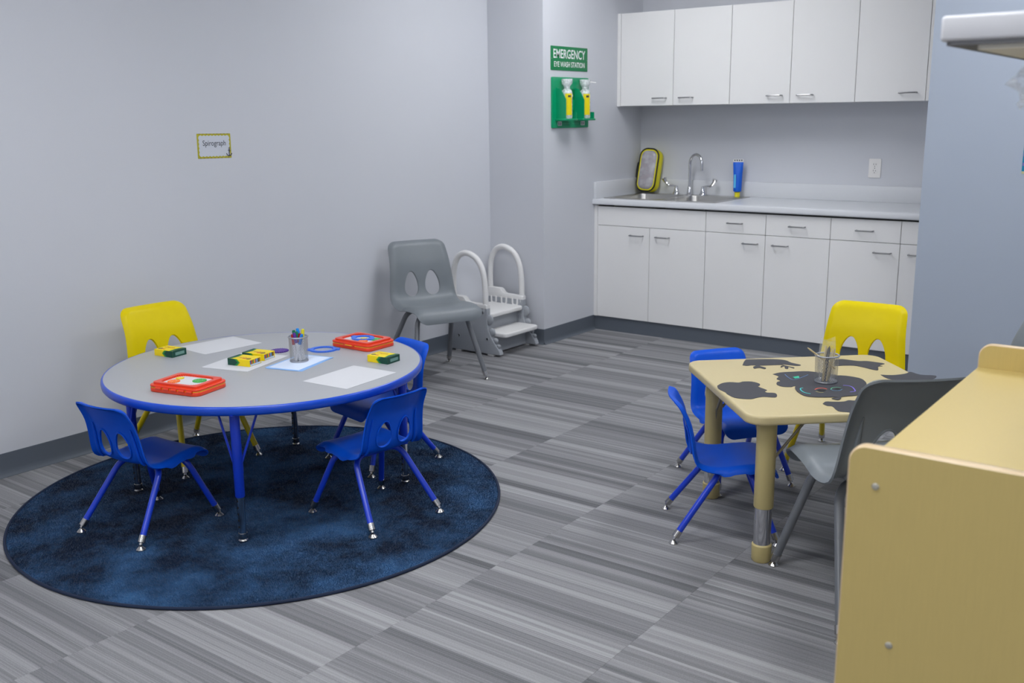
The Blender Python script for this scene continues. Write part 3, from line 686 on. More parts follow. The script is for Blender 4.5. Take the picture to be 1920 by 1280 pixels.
chB = make_chair('school_chair', 'small blue chair at the front right of the round table, its back to the camera', SMALL, BLUEP, BLUEM, (-2.567, 2.531, RZ), rd(83.1), 'small blue school chairs')
dup(chB, (-3.169, 1.965, RZ), rd(6.4), 'small blue chair at the left front of the round table, nearest the left wall')
dup(chB, (-2.975, 2.992, RZ), rd(168.7), 'small blue chair tucked behind the round table, below the tall grey chair')
dup(chB, (-1.465, 3.174, 0), rd(-56.8), 'small blue chair at the left front of the square table, seen from the side')
dup(chB, (-1.6465, 3.68, 0), rd(-125.8), 'small blue chair behind the square table, facing the camera')
chH = make_chair('school_chair', 'yellow chair behind the square table, in front of the white cabinets', MED, YELP, YELM, (-1.325, 4.10, 0), rd(181.5), 'yellow school chairs')
dup(chH, (-3.705, 2.53, 0.004), rd(-92), 'yellow chair between the round table and the left wall')
chE = make_chair('school_chair', 'tall grey chair standing against the left wall beside the step stool', BIG, GREYP, GREYM, (-3.785, 4.246, 0), rd(-115.3), 'tall grey school chairs')
dup(chE, (-0.843, 2.94, 0), rd(43), 'tall grey chair at the square table, partly hidden by the birch unit')
dup(chE, (-0.66, 3.70, 0), rd(140), 'grey chair barely showing above the birch unit at the right border')

# ------------------------------------------------------------------ round table
TC = (-3.102, 2.490); TH = 0.517; TR = 0.612
tt = thing('round_table', 'round activity table with grey top and blue edge', 'table', (TC[0], TC[1], RZ)); 
th = TH - RZ
bm = nb(); lathe(bm, [(0, th - 0.028), (TR - 0.008, th - 0.028), (TR - 0.008, th), (0, th)], 96); obj('table_top', bm, TGREY, tt, 30)
bm = nb(); lathe(bm, [(TR - 0.008, th), (TR - 0.003, th), (TR, th - 0.004), (TR + 0.002, th - 0.014), (TR, th - 0.026), (TR - 0.004, th - 0.031), (TR - 0.008, th - 0.031)], 96, cap=False); obj('edge_band', bm, BLUEE, tt, 60)
LEGS = [(-2.762, 2.063), (-2.696, 2.829), (-3.439, 2.897), (-3.505, 2.131)]
for lx, ly in LEGS:
    x, y = lx - TC[0], ly - TC[1]
    lg = obj('leg', lathe(nb(), [(0, 0.165), (0.0165, 0.165), (0.0175, 0.167), (0.0175, th - 0.028), (0, th - 0.028)], 18, (x, y, 0)), BLUEM, tt)
    bm = nb(); lathe(bm, [(0, 0.02), (0.0135, 0.02), (0.0135, 0.17), (0, 0.17)], 16, (x, y, 0)); ins = obj('leg_insert', bm, CHROME, lg)
    bm = nb(); lathe(bm, [(0, 0.0), (0.017, 0.0), (0.017, 0.004), (0.013, 0.008), (0.0155, 0.012), (0.0155, 0.03), (0, 0.03)], 16, (x, y, 0)); obj('glide', bm, NICKEL, lg)
    bm = nb()
    for k in range(5):
        lathe(bm, [(0, 0), (0.004, 0), (0.004, 0.0008), (0, 0.0008)], 10, (x * 0.972 * 0 + x - 0.0135 * 0.0, y - 0.0135, 0.055 + k * 0.024), Matrix.Rotation(rd(90), 4, 'X'))
    obj('height_hole', bm, BLACK, lg)
    rad_ = Vector((x, y, 0)).normalized(); tan = Vector((-rad_.y, rad_.x, 0))
    for s in (-1, 1):
        a = Vector((x, y, 0.29)) + tan * s * 0.014; b = Vector((x, y, th - 0.028)) + tan * s * 0.075 - rad_ * 0.05
        obj('brace', tube(nb(), [a - Vector((0, 0, 0.04)), a, b], 0.0045, 8), BLUEM, lg)
    bm = nb(); box(bm, x - 0.05, x + 0.05, y - 0.05, y + 0.05, th - 0.031, th - 0.0281); obj('mounting_plate', bm, BLUEM, lg, 0)

# ------------------------------------------------------------------ things on the round table
Z = TH
def sheet(label, cx, cy, rot, w=0.216, hgt=0.279, z=Z, n=1):
    bm = nb(); box(bm, -w / 2, w / 2, -hgt / 2, hgt / 2, 0, 0.0006 * n); o = obj('paper_sheet', bm, PAPER, None, 0, (cx, cy, z + 0.0002), (0, 0, rd(rot)))
    return tag(o, label, 'paper', 'blank paper sheets on the round table')
sheet('blank white sheet near the back left rim of the round table', -3.540, 2.597, -4)
sheet('white sheet lying under two crayon boxes', -3.2035, 2.4685, 15.4, n=2)
sheet('blank white sheet near the right front rim of the round table', -2.680, 2.536, 4)
pd = thing('paper_pad', 'white paper stack with blue edges under the mesh marker cup', 'paper pad', (-3.005, 2.575, Z + 0.0002), rd(15))
for k, (m_, dx, dy, rz) in enumerate(((PADB, 0.004, 0.002, 2), (PADB, 0.0, 0.0, 0), (PADB, -0.002, 0.003, -1.5), (plain('pad_white', (214, 226, 246), 0.8), 0, 0.001, 0))):
    g_ = 0.0 if k < 3 else 0.018
    obj('sheet', box(nb(), -0.078 + g_ / 2, 0.078 - g_ / 2, -0.12 + g_ / 2, 0.12 - g_ / 2, 0.0009 * k, 0.0009 * k + 0.0008), m_, pd, 0, (dx, dy, 0), (0, 0, rd(rz)))

def gear_poly(r, n, amp, k=6):
    return [((r + amp * math.cos(n * 2 * math.pi * i / (n * k))) * math.cos(2 * math.pi * i / (n * k)), (r + amp * math.cos(n * 2 * math.pi * i / (n * k))) * math.sin(2 * math.pi * i / (n * k))) for i in range(n * k)]
def ring_bm(bm, outer, inner, z0, z1, mtx=None):
    n = len(outer); 
    V4 = [[bm.verts.new(Vector((p[0], p[1], z))) for p in pl_] for pl_, z in ((outer, z0), (outer, z1), (inner, z1), (inner, z0))]
    for a, b in ((0, 1), (1, 2), (2, 3), (3, 0)):
        for i in range(n):
            j = (i + 1) % n; bm.faces.new((V4[a][i], V4[a][j], V4[b][j], V4[b][i]))
    return bm
def kit(label, cx, cy, rot, gears, ringgear=None, latch=1):
    w, d, hgt = 0.226, 0.168, 0.034
    t = thing('drawing_kit', label, 'drawing kit', (cx, cy, Z), rd(rot), 'orange spiral drawing kits')
    bm = nb(); prism(bm, rrect(w, d, 0.026), 0, 0.0155, 0.004); obj('tray', bm, ORANGE, t, 50)
    bm = nb(); prism(bm, rrect(w - 0.002, d - 0.002, 0.026), 0.0155, 0.0175); obj('seam_strip', bm, plain('kit_yellow', (240, 196, 40)), t, 50)
    bm = nb(); prism(bm, rrect(w, d, 0.026), 0.0175, 0.0265, 0.003); ld = obj('lid', bm, ORANGE, t, 50)
    # raised toothed frame round the drawing area
    iw, idp = w - 0.062, d - 0.05
    outer = rrect(w - 0.026, d - 0.022, 0.014, 40); inner = rrect(iw, idp, 0.03, 40)
    inner = [q for q in inset(inner, 0.0)]
    n = len(inner); inn = []
    acc = 0.0
    for i, p in enumerate(inner):
        acc += math.dist(inner[i - 1], p); 
    # evenly resampled toothed inner edge
    cum = [0.0]
    for i in range(1, n + 1): cum.append(cum[-1] + math.dist(inner[i - 1], inner[i % n]))
    Lp = cum[-1]; K = 320; ring_in = []; ring_out = []
    cumo = [0.0]; no = len(outer)
    for i in range(K):
        s = Lp * i / K; j = max(k for k in range(n) if cum[k] <= s + 1e-9); t_ = (s - cum[j]) / max(cum[j + 1] - cum[j], 1e-9)
        p = Vector(inner[j]).lerp(Vector(inner[(j + 1) % n]), t_); ctr = Vector((0, 0)); dirn = (p - ctr).normalized()
        ring_in.append(tuple(p + dirn * 0.0016 * math.cos(2 * math.pi * 64 * i / K)))
        # matching point on the outer frame along the same ray
        best = max(1e-6, 1e-6); lo, hi = p.length, p.length + 0.08
        def inside_o(q): 
            ww, dd, rr = (w - 0.026) / 2, (d - 0.022) / 2, 0.014; ax, ay_ = abs(q.x), abs(q.y)
            if ax > ww or ay_ > dd: return False
            if ax > ww - rr and ay_ > dd - rr: return (ax - ww + rr) ** 2 + (ay_ - dd + rr) ** 2 <= rr * rr
            return True
        for _ in range(22):
            mid = (lo + hi) / 2
            if inside_o(dirn * mid): lo = mid
            else: hi = mid
        ring_out.append(tuple(dirn * lo))
    bm = nb(); ring_bm(bm, ring_out, ring_in, 0.0262, 0.0345); obj('toothed_frame', bm, ORANGE, ld, 40)
    bm = nb(); prism(bm, rrect(iw + 0.004, idp + 0.004, 0.03), 0.0266, 0.0272); obj('paper', bm, PAPER, t, 0)
    for gx, gy, r, teeth, col, nm in gears:
        bm = nb(); prism(bm, gear_poly(r, teeth, 0.0011), 0.0273, 0.0305); g = obj('gear', bm, plain('gear_' + nm, col), t, 30)
        bm = nb()
        for q in range(5): lathe(bm, [(0, 0), (0.0016, 0), (0.0016, 0.0002), (0, 0.0002)], 8, (gx * 0 + r * 0.55 * math.cos(q * 1.25), r * 0.55 * math.sin(q * 1.25), 0.0306))
        hh = obj('pen_hole', bm, PAPER, g, 0); g.location = (gx, gy, 0)
    if ringgear:
        gx, gy, ro, ri = ringgear
        bm = nb(); n_ = 180; outer = [((ro + (0.012 if abs(math.cos(2 * math.pi * i / n_)) > 0.97 else 0)) * math.cos(2 * math.pi * i / n_), ro * 0.92 * math.sin(2 * math.pi * i / n_)) for i in range(n_)]
        inn_ = [((ri + 0.001 * math.cos(48 * 2 * math.pi * i / n_)) * math.cos(2 * math.pi * i / n_), (ri + 0.001 * math.cos(48 * 2 * math.pi * i / n_)) * 0.92 * math.sin(2 * math.pi * i / n_)) for i in range(n_)]
        ring_bm(bm, outer, inn_, 0.0273, 0.0325); g = obj('ring_gear', bm, plain('gear_blue', (58, 112, 222)), t, 30); g.location = (gx, gy, 0)
    if latch == 1:
        la = obj('latch', box(nb(), -0.03, 0.03, -d / 2 - 0.004, -d / 2 + 0.004, 0.010, 0.021, 0.002), ORANGE, t); obj('latch_tab', box(nb(), -0.02, 0.02, -d / 2 - 0.0046, -d / 2 - 0.003, 0.016, 0.0195), MATS['kit_yellow'], la, 0)
    else:
        for k in range(5):
            x = -0.06 + k * 0.035; obj('hinge_knuckle', tube(nb(), [(x - 0.012, -d / 2 - 0.001, 0.0165), (x + 0.012, -d / 2 - 0.001, 0.0165)], 0.0042, 8), ORANGE if k % 2 == 0 else MATS['kit_yellow'] if False else ORANGE, t)
    return t
GO, GG, GY = (248, 120, 36), (66, 172, 76), (238, 212, 20)
kit('orange drawing kit lying at the front left of the round table', -3.041, 2.083, 13, [(-0.045, -0.022, 0.021, 20, GO, 'orange'), (-0.056, 0.022, 0.014, 14, GY, 'yellow'), (0.036, 0.02, 0.024, 22, GG, 'green')], None, 2)
kit('orange drawing kit with a blue ring, at the back right of the round table', -3.022, 2.943, 1, [(-0.006, 0.012, 0.013, 14, GY, 'yellow'), (0.05, 0.024, 0.022, 20, GG, 'green'), (0.03, -0.03, 0.019, 18, GO, 'orange')], (-0.012, 0.012, 0.05, 0.032), 1)
bm = nb(); prism(bm, gear_poly(0.036, 24, 0.0022), 0, 0.005, 0.0008, seg=1)
g = thing('gear_disc', 'purple toothed drawing wheel lying left of the mesh marker cup', 'drawing gear', (-3.236, 2.668, Z)); gg = obj('wheel', bm, plain('gear_purple', (78, 42, 140)), g, 40)
bm = nb()
for k in range(9): lathe(bm, [(0, 0), (0.003, 0), (0.003, 0.0003), (0, 0.0003)], 8, ((0.008 + 0.0024 * k) * math.cos(k * 1.1), (0.008 + 0.0024 * k) * math.sin(k * 1.1), 0.005))
obj('pen_hole', bm, plain('gear_hole', (120, 100, 160)), gg, 0)
g = thing('gear_ring', 'blue toothed drawing ring lying right of the mesh marker cup', 'drawing gear', (-3.100, 2.788, Z), rd(40))
n_ = 216; bm = nb()
outer = [((0.056 + (0.012 if min(i % 108, 108 - i % 108) < 9 else 0) + 0.001 * math.cos(60 * 2 * math.pi * i / n_)) * math.cos(2 * math.pi * i / n_), (0.052 + 0.001 * math.cos(60 * 2 * math.pi * i / n_)) * math.sin(2 * math.pi * i / n_)) for i in range(n_)]
inn_ = [((0.041 + 0.0012 * math.cos(40 * 2 * math.pi * i / n_)) * math.cos(2 * math.pi * i / n_), (0.039 + 0.0012 * math.cos(40 * 2 * math.pi * i / n_)) * math.sin(2 * math.pi * i / n_)) for i in range(n_)]
ring_bm(bm, outer, inn_, 0, 0.006); obj('ring', bm, plain('ring_blue', (66, 118, 226)), g, 30)

# crayon boxes: length L along local x, the green end at +x (or -x when flipped)
CRAY = [(40, 70, 170), (200, 40, 40), (30, 140, 70), (240, 150, 30), (110, 60, 150), (60, 150, 220), (20, 20, 20), (150, 90, 40)]
def crayon_box(label, cx, cy, rot, window=False, z=Z + 0.0002):
    Lb, Wb, Hb = 0.104, 0.074, 0.027
    t = thing('crayon_box', label, 'crayon box', (cx, cy, z), rd(rot), 'crayon boxes on the round table')
    obj('carton', box(nb(), -Lb / 2, Lb / 2, -Wb / 2, Wb / 2, 0, Hb, 0.0008, 1), CBOXY, t, 0)
    e = 0.0004
    sgn = -1 if window else 1
    # chevron end: dark green cap with a pointed border and a lighter green stripe, wrapped round top and both sides
    def chev(tip, back, m_, lift, tt_):
        bm = nb(); x_end = sgn * (Lb / 2 + lift)
        for y, s in ((-Wb / 2 - lift, 1), (Wb / 2 + lift, -1)):
            pts = [(x_end, 0.0), (x_end, Hb), (sgn * back, Hb), (sgn * tip, Hb * 0.5), (sgn * back, 0.0)]
            bm.faces.new([bm.verts.new(Vector((p[0], y, p[1]))) for p in pts])
        pts = [(x_end, -Wb / 2), (x_end, Wb / 2), (sgn * (tt_ + 0.008), Wb / 2), (sgn * tt_, 0.0), (sgn * (tt_ + 0.008), -Wb / 2)]
        bm.faces.new([bm.verts.new(Vector((p[0], p[1], Hb + lift))) for p in pts])
        bm.faces.new([bm.verts.new(Vector((x_end, a, b))) for a, b in ((-Wb / 2, 0), (Wb / 2, 0), (Wb / 2, Hb), (-Wb / 2, Hb))])
        return obj('chevron', bm, m_, t, 0)
    chev(-0.008, 0.006, plain('crayon_box_dark_line', (150, 170, 20)), 0.00025, 0.026); chev(-0.004, 0.010, CBOXL, 0.0004, 0.029); chev(0.004, 0.020, CBOXG, 0.0006, 0.034)
    Ft = Matrix.Translation((-0.012 * sgn, 0, Hb)) 
    if sgn < 0: Ft = Ft @ Matrix.Rotation(math.pi, 4, 'Z')
    text('lettering', 'Crayola', 0.056, 0.02, plain('box_print', (196, 120, 40)), t, Ft @ Matrix.Translation((0.0, 0.010, 0.0008)), 0.01)
    bm = nb(); lathe(bm, [(0, 0), (0.010, 0), (0.010, 0.0003), (0, 0.0003)], 16, (-sgn * 0.035, -0.018, Hb + 0.0004)); obj('count_badge', bm, plain('badge', (120, 120, 60)), t, 0)
    bm = nb(); box(bm, -sgn * 0.02 - 0.012, -sgn * 0.02 + 0.012, -0.024, -0.016, Hb, Hb + 0.0006); obj('print_stripe', bm, plain('print_red', (220, 120, 40)), t, 0)
    if window:                                    # crayon pictures on the yellow end
        x = Lb / 2 + 0.0003
        for k in range(8):
            obj('printed_crayon', box(nb(), x, x + 0.0004, -0.032 + k * 0.008, -0.026 + k * 0.008, 0.009, 0.0245), plain('cray%d' % k, CRAY[k]), t, 0)
        obj('print_band', box(nb(), x, x + 0.0006, -0.03, 0.03, 0.002, 0.008), plain('box_band', (190, 215, 240)), t, 0)
    else:
        x = Lb / 2 + 0.0008
        obj('small_print', box(nb(), x, x + 0.0004, -0.022, 0.026, 0.007, 0.019), plain('fineprint', (110, 150, 140)), t, 0)
    return t
crayon_box('crayon box at the left rim of the round table, green end to the right', -3.562, 2.368, 8)
crayon_box('front crayon box of the two on the white sheet', -3.172, 2.438, 13, True, Z + 0.0016)
crayon_box('rear crayon box of the two on the white sheet', -3.205, 2.535, 14, True, Z + 0.0016)
crayon_box('crayon box at the right rim of the round table, below the drawing kit', -2.752, 2.788, 5)

# wire-mesh cups
WIRE = mat('mesh_wire', (176, 178, 184), 0.35, 0.85, var=0.05)
def mesh_cup(label, cx, cy, z, r, hgt):
    t = thing('mesh_cup', label, 'pencil cup', (cx, cy, z), 0, 'silver wire mesh cups')
    bm = nb(); lathe(bm, [(0, 0), (r, 0), (r + 0.001, 0.003), (r, 0.006), (r - 0.002, 0.004), (0, 0.002)], 32); obj('base', bm, WIRE, t)
    bm = nb(); tube(bm, [((r + 0.002) * math.cos(2 * math.pi * k / 40), (r + 0.002) * math.sin(2 * math.pi * k / 40), hgt) for k in range(40)], 0.003, 8, True); obj('rim', bm, WIRE, t)
    bm = nb(); n, hw_ = 40, 0.0005; rt = r + 0.002
    for s in (-1, 1):
        for k in range(n):
            rows = []
            for q in range(13):
                f = q / 12; a = 2 * math.pi * k / n + s * f * 1.25; rr = r + (rt - r) * f + s * 0.0003; zz = 0.003 + (hgt - 0.003) * f
                da = hw_ * 1.25 / rr
                rows.append((bm.verts.new(((rr) * math.cos(a - da), (rr) * math.sin(a - da), zz)), bm.verts.new(((rr) * math.cos(a + da), (rr) * math.sin(a + da), zz))))
            for a_, b_ in zip(rows, rows[1:]): bm.faces.new((a_[0], a_[1], b_[1], b_[0]))
    o = obj('mesh_wall', bm, WIRE, t, 0); o['kind'] = 'stuff'
    return t
CUP = (-3.022, 2.588)
ZP = Z + 0.0002 + 0.0037
mesh_cup('silver mesh cup of markers on the blue-edged paper', CUP[0], CUP[1], ZP, 0.036, 0.1)
MARK = [('red', (178, 24, 30), 'far left', (-0.020, -0.004), (-0.012, -0.006), 0.110), ('dark green', (10, 110, 74), 'left back', (-0.018, 0.008), (-0.008, 0.006), 0.124), ('purple', (92, 46, 150), 'left front', (-0.013, -0.010), (0.008, -0.012), 0.117),
        ('green', (10, 120, 84), 'middle', (-0.006, -0.002), (0.014, 0.004), 0.120), ('light blue', (20, 140, 230), 'middle back, tallest', (-0.003, 0.008), (0.018, 0.012), 0.131), ('dark red', (150, 20, 24), 'right of the middle', (0.010, -0.003), (-0.012, -0.004), 0.113),
        ('blue', (24, 116, 205), 'right front', (0.018, -0.008), (-0.010, -0.014), 0.111), ('yellow', (240, 216, 40), 'far right', (0.020, 0.006), (0.006, 0.010), 0.128)]
# cup-local axes: a = towards image right, b = away from the camera
ra = Vector((0.8, 0.6, 0)); rb_ = Vector((-0.6, 0.8, 0)); MW = plain('marker_barrel', (236, 236, 240), 0.35)
for col, rgb, where, (ta, tb_), (ba, bb_), top in MARK:
    t = thing('marker', '%s-capped marker in the round-table mesh cup, %s' % (col, where), 'marker', (CUP[0], CUP[1], ZP + 0.004), 0, 'markers in the mesh cup')
    p0 = ra * ba + rb_ * bb_; p1 = ra * ta + rb_ * tb_ + Vector((0, 0, top - 0.004))
    dr = (p1 - p0); L_ = dr.length; q = Vector((0, 0, 1)).rotation_difference(dr.normalized()).to_matrix().to_4x4()
    bm = nb(); lathe(bm, [(0, 0.001), (0.0055, 0.001), (0.0058, 0.004), (0.0058, L_ - 0.04), (0, L_ - 0.04)], 12, p0, q); obj('barrel', bm, MW, t)
    bm = nb(); lathe(bm, [(0, L_ - 0.042), (0.0066, L_ - 0.042), (0.0066, L_ - 0.006), (0.005, L_), (0, L_)], 12, p0, q); obj('cap', bm, plain('cap_' + col.replace(' ', '_'), rgb, 0.35), t)

# ------------------------------------------------------------------ square table
e1 = Vector((0.737, 0.676)); e2 = Vector((-0.676, 0.737)); SH = 0.53; SS = 0.765
FCn = Vector((-1.231, 2.862)); STC = FCn + (e1 + e2) * SS / 2
ang = math.atan2(e1.y, e1.x)
st = thing('square_table', 'square birch activity table with thick cream legs', 'table', (STC.x, STC.y, 0), ang)
bm = nb(); prism(bm, rrect(SS, SS, 0.06, 8), SH - 0.032, SH, 0.009, seg=4); obj('table_top', bm, BIRCHT, st, 40)
for sx in (-1, 1):
    for sy in (-1, 1):
        x, y = sx * (SS / 2 - 0.092), sy * (SS / 2 - 0.092)
        lg = obj('leg', lathe(nb(), [(0, 0.19), (0.031, 0.19), (0.0325, 0.193), (0.0325, SH - 0.031), (0, SH - 0.031)], 22, (x, y, 0)), CREAM, st)
        obj('leg_insert', lathe(nb(), [(0, 0.05), (0.0285, 0.05), (0.0285, 0.2), (0, 0.2)], 22, (x, y, 0)), CHROME, lg)
        obj('foot_cap', lathe(nb(), [(0, 0.0), (0.029, 0.0), (0.0325, 0.006), (0.0335, 0.058), (0.03, 0.062), (0, 0.062)], 22, (x, y, 0)), CREAM, lg)
        for dx, dy in ((-sx, 0), (0, -sy)):
            a = Vector((x + dx * 0.03, y + dy * 0.03, 0.36)); b = Vector((x + dx * 0.14, y + dy * 0.14, SH - 0.033))
            obj('brace', tube(nb(), [a - Vector((dx * 0.003, dy * 0.003, 0.04)), a, b], 0.005, 8), mat('brace_grey', (150, 142, 120), 0.4, 0.3), lg)

def cutout(label, pts, z, extra=None, col=BLACKC, name='paper_cutout', grp='black scratch paper cutouts'):
    cx = sum(p[0] for p in pts) / len(pts); cy = sum(p[1] for p in pts) / len(pts)
    sm = [(v.x - cx, v.y - cy) for v in catmull([(p[0], p[1], 0) for p in pts] + [(pts[0][0], pts[0][1], 0)], 3)[:-1]]
    t = thing(name, label, 'paper cutout', (cx, cy, z), 0, grp)
    bm = nb(); prism(bm, sm, 0.0, 0.0009); obj('card', bm, col, t, 0)
    return t, cx, cy
zs = SH + 0.0003
cutout('black frog-shaped paper cutout near the back left edge of the square table', [(-1.533, 3.476), (-1.558, 3.556), (-1.547, 3.579), (-1.479, 3.63), (-1.432, 3.642), (-1.396, 3.617), (-1.354, 3.604), (-1.358, 3.584), (-1.381, 3.578), (-1.415, 3.574), (-1.399, 3.561), (-1.36, 3.551), (-1.357, 3.537), (-1.38, 3.55), (-1.37, 3.519), (-1.382, 3.519), (-1.397, 3.55), (-1.4, 3.524), (-1.408, 3.543), (-1.409, 3.566), (-1.441, 3.539), (-1.47, 3.512), (-1.477, 3.503), (-1.444, 3.487), (-1.441, 3.467), (-1.464, 3.473), (-1.475, 3.453), (-1.489, 3.475), (-1.488, 3.5), (-1.504, 3.494), (-1.516, 3.476)], zs)
cutout('black bear-head paper cutout near the left front edge of the square table', [(-1.48, 3.149), (-1.481, 3.191), (-1.465, 3.219), (-1.436, 3.231), (-1.43, 3.252), (-1.404, 3.27), (-1.371, 3.259), (-1.36, 3.237), (-1.358, 3.219), (-1.315, 3.194), (-1.315, 3.178), (-1.302, 3.163), (-1.278, 3.173), (-1.261, 3.152), (-1.255, 3.122), (-1.287, 3.109), (-1.302, 3.089), (-1.312, 3.059), (-1.337, 3.045), (-1.368, 3.043), (-1.407, 3.071), (-1.419, 3.086), (-1.459, 3.115)], zs)
cutout('black paper cutout behind the stick cup, towards the yellow chair', [(-1.277, 3.756), (-1.257, 3.782), (-1.218, 3.784), (-1.194, 3.787), (-1.17, 3.804), (-1.132, 3.805), (-1.102, 3.801), (-1.106, 3.781), (-1.108, 3.76), (-1.096, 3.757), (-1.106, 3.738), (-1.091, 3.689), (-1.108, 3.684), (-1.146, 3.698), (-1.187, 3.706), (-1.222, 3.682), (-1.246, 3.666)], zs)
cutout('black paper cutout at the front edge, partly behind the tall grey chair', [(-1.098, 3.137), (-1.099, 3.169), (-1.078, 3.181), (-1.051, 3.203), (-1.043, 3.227), (-1.025, 3.236), (-1.005, 3.267), (-0.959, 3.308), (-0.922, 3.296), (-0.897, 3.24), (-0.898, 3.187), (-0.928, 3.131), (-0.977, 3.083), (-0.996, 3.091), (-1.022, 3.083), (-1.04, 3.097), (-1.062, 3.126), (-1.078, 3.123)], zs)
cutout('black paper cutout overhanging the right edge of the square table', [(-1.062, 3.624), (-1.026, 3.642), (-1.0, 3.676), (-0.991, 3.7), (-0.985, 3.727), (-0.945, 3.705), (-0.896, 3.721), (-0.891, 3.669), (-0.924, 3.614), (-0.979, 3.576), (-1.027, 3.586)], zs)
# centre pile: a lower mask with a pointed ear, an upper mask with scratched rainbow lines
cutout('lower black scratch mask in the middle pile, with a triangular ear drawing', [(-1.385, 3.411), (-1.373, 3.449), (-1.336, 3.49), (-1.296, 3.525), (-1.24, 3.529), (-1.178, 3.527), (-1.12, 3.49), (-1.14, 3.42), (-1.19, 3.34), (-1.253, 3.303), (-1.262, 3.28), (-1.289, 3.267), (-1.315, 3.281), (-1.328, 3.314), (-1.325, 3.337), (-1.347, 3.355), (-1.355, 3.393)], zs)
mk, mx_, my_ = cutout('upper black scratch mask in the middle pile, with rainbow scratch lines', [(-1.20, 3.46), (-1.178, 3.527), (-1.109, 3.53), (-1.073, 3.49), (-1.058, 3.458), (-1.045, 3.452), (-1.056, 3.422), (-1.055, 3.388), (-1.033, 3.333), (-1.038, 3.301), (-1.074, 3.256), (-1.07, 3.231), (-1.072, 3.207), (-1.096, 3.213), (-1.084, 3.24), (-1.138, 3.203), (-1.178, 3.194), (-1.211, 3.22), (-1.24, 3.26), (-1.253, 3.303), (-1.245, 3.36), (-1.23, 3.42)], zs + 0.0012)
def scratch(pts, rgb, nm, r=0.0017, par=None):
    bm = nb(); tube(bm, [(p[0] - mx_, p[1] - my_, 0.0009) for p in [(v.x, v.y) for v in catmull([(a, b, 0) for a, b in pts], 5)]], r, 6)
    for v in bm.verts: v.co.z = 0.0009 + (v.co.z - 0.0009) * 0.2
    obj('scratch_line', bm, plain('scratch_' + nm, rgb, 0.5), mk)
scratch([(-1.222, 3.285), (-1.227, 3.277), (-1.218, 3.255), (-1.197, 3.232), (-1.173, 3.227)], (60, 200, 196), 'cyan', 0.0024)
scratch([(-1.181, 3.288), (-1.178, 3.310), (-1.165, 3.322), (-1.149, 3.317)], (236, 96, 66), 'red', 0.0024)
scratch([(-1.137, 3.321), (-1.140, 3.345), (-1.130, 3.360), (-1.115, 3.361)], (90, 190, 140), 'green')
scratch([(-1.137, 3.321), (-1.122, 3.312), (-1.108, 3.325), (-1.106, 3.345)], (90, 150, 190), 'slate', 0.0012)
scratch([(-1.121, 3.398), (-1.105, 3.402), (-1.088, 3.393), (-1.070, 3.365), (-1.062, 3.345), (-1.072, 3.325)], (130, 110, 220), 'purple', 0.0022)
scratch([(-1.170, 3.268), (-1.155, 3.262), (-1.143, 3.268)], (200, 190, 90), 'yellow', 0.0014)
scratch([(-1.346, 3.429), (-1.318, 3.393), (-1.29, 3.373), (-1.28, 3.42), (-1.275, 3.471)], (110, 150, 200), 'blue', 0.0013)
bm = nb(); prism(bm, [(a - mx_, b - my_) for a, b in [(-1.309, 3.412), (-1.297, 3.437), (-1.285, 3.414), (-1.294, 3.395)]], -0.0002, 0.0003); obj('scratch_patch', bm, plain('scratch_teal', (40, 190, 150)), mk, 0)
bm = nb(); prism(bm, [(-1.158 - mx_ + 0.014 * math.cos(k * 0.524), 3.290 - my_ + 0.014 * math.sin(k * 0.524)) for k in range(12)], 0.0009, 0.0012); obj('eye_hole', bm, BLACK, mk, 0)
bm = nb(); prism(bm, [(-1.120 - mx_ + 0.010 * math.cos(k * 0.524), 3.337 - my_ + 0.010 * math.sin(k * 0.524)) for k in range(12)], 0.0009, 0.0012); obj('eye_hole', bm, BLACK, mk, 0)

SC = (-1.188, 3.412); zc = SH + 0.0026
mesh_cup('silver mesh cup of wooden sticks on the square table', SC[0], SC[1], zc, 0.0385, 0.096)
STK = mat('stick_wood', (214, 196, 150), 0.6, var=0.1, scale=60)
STICKS = [('lone one poking out far left', (-0.075, -0.012), (0.032, 0.004), 0.127), ('second from the left, upright', (-0.010, -0.006), (-0.014, -0.01), 0.133), ('pale one of the thick pair', (-0.004, -0.002), (-0.008, 0.0), 0.131), ('dark one of the thick pair', (0.001, -0.008), (-0.012, 0.006), 0.127),
          ('dark one in the middle of the bundle', (0.008, 0.0), (-0.004, -0.004), 0.124), ('right of the bundle, leaning', (0.016, -0.006), (-0.002, -0.012), 0.121), ('dark one at the back of the bundle', (0.010, 0.012), (0.0, 0.008), 0.127), ('far right of the bundle', (0.027, 0.0), (0.01, 0.004), 0.123)]
for where, (ta, tb_), (ba, bb_), top in STICKS:
    p0 = ra * ba + rb_ * bb_ + Vector((0, 0, 0.042 if 'lone' in where else 0.0)); p1 = ra * ta + rb_ * tb_ + Vector((0, 0, top - 0.004))
    t = thing('wooden_stick', 'thin scratch stick in the square-table cup, %s' % where, 'stick', (SC[0], SC[1], zc + 0.004), 0, 'wooden scratch sticks in the mesh cup')
    dr = (p1 - p0); q = Vector((0, 0, 1)).rotation_difference(dr.normalized()).to_matrix().to_4x4(); L_ = dr.length
    bm = nb(); lathe(bm, [(0, 0.0012), (0.003, 0.0012), (0.003, L_ - 0.01), (0.0014, L_ - 0.001), (0, L_)], 8, p0, q); obj('shaft', bm, BLACKC if 'dark' in where else STK, t)
    bm = nb(); lathe(bm, [(0, 0.0), (0.0022, 0.0), (0.003, 0.0015), (0, 0.0016)], 8, p0, q); obj('tip', bm, BLACK, t)
pbg = thing('plastic_sleeve', 'clear plastic bag standing in the cup of wooden sticks', 'plastic bag', (SC[0], SC[1], zc + 0.004))
bm = nb(); loops = []
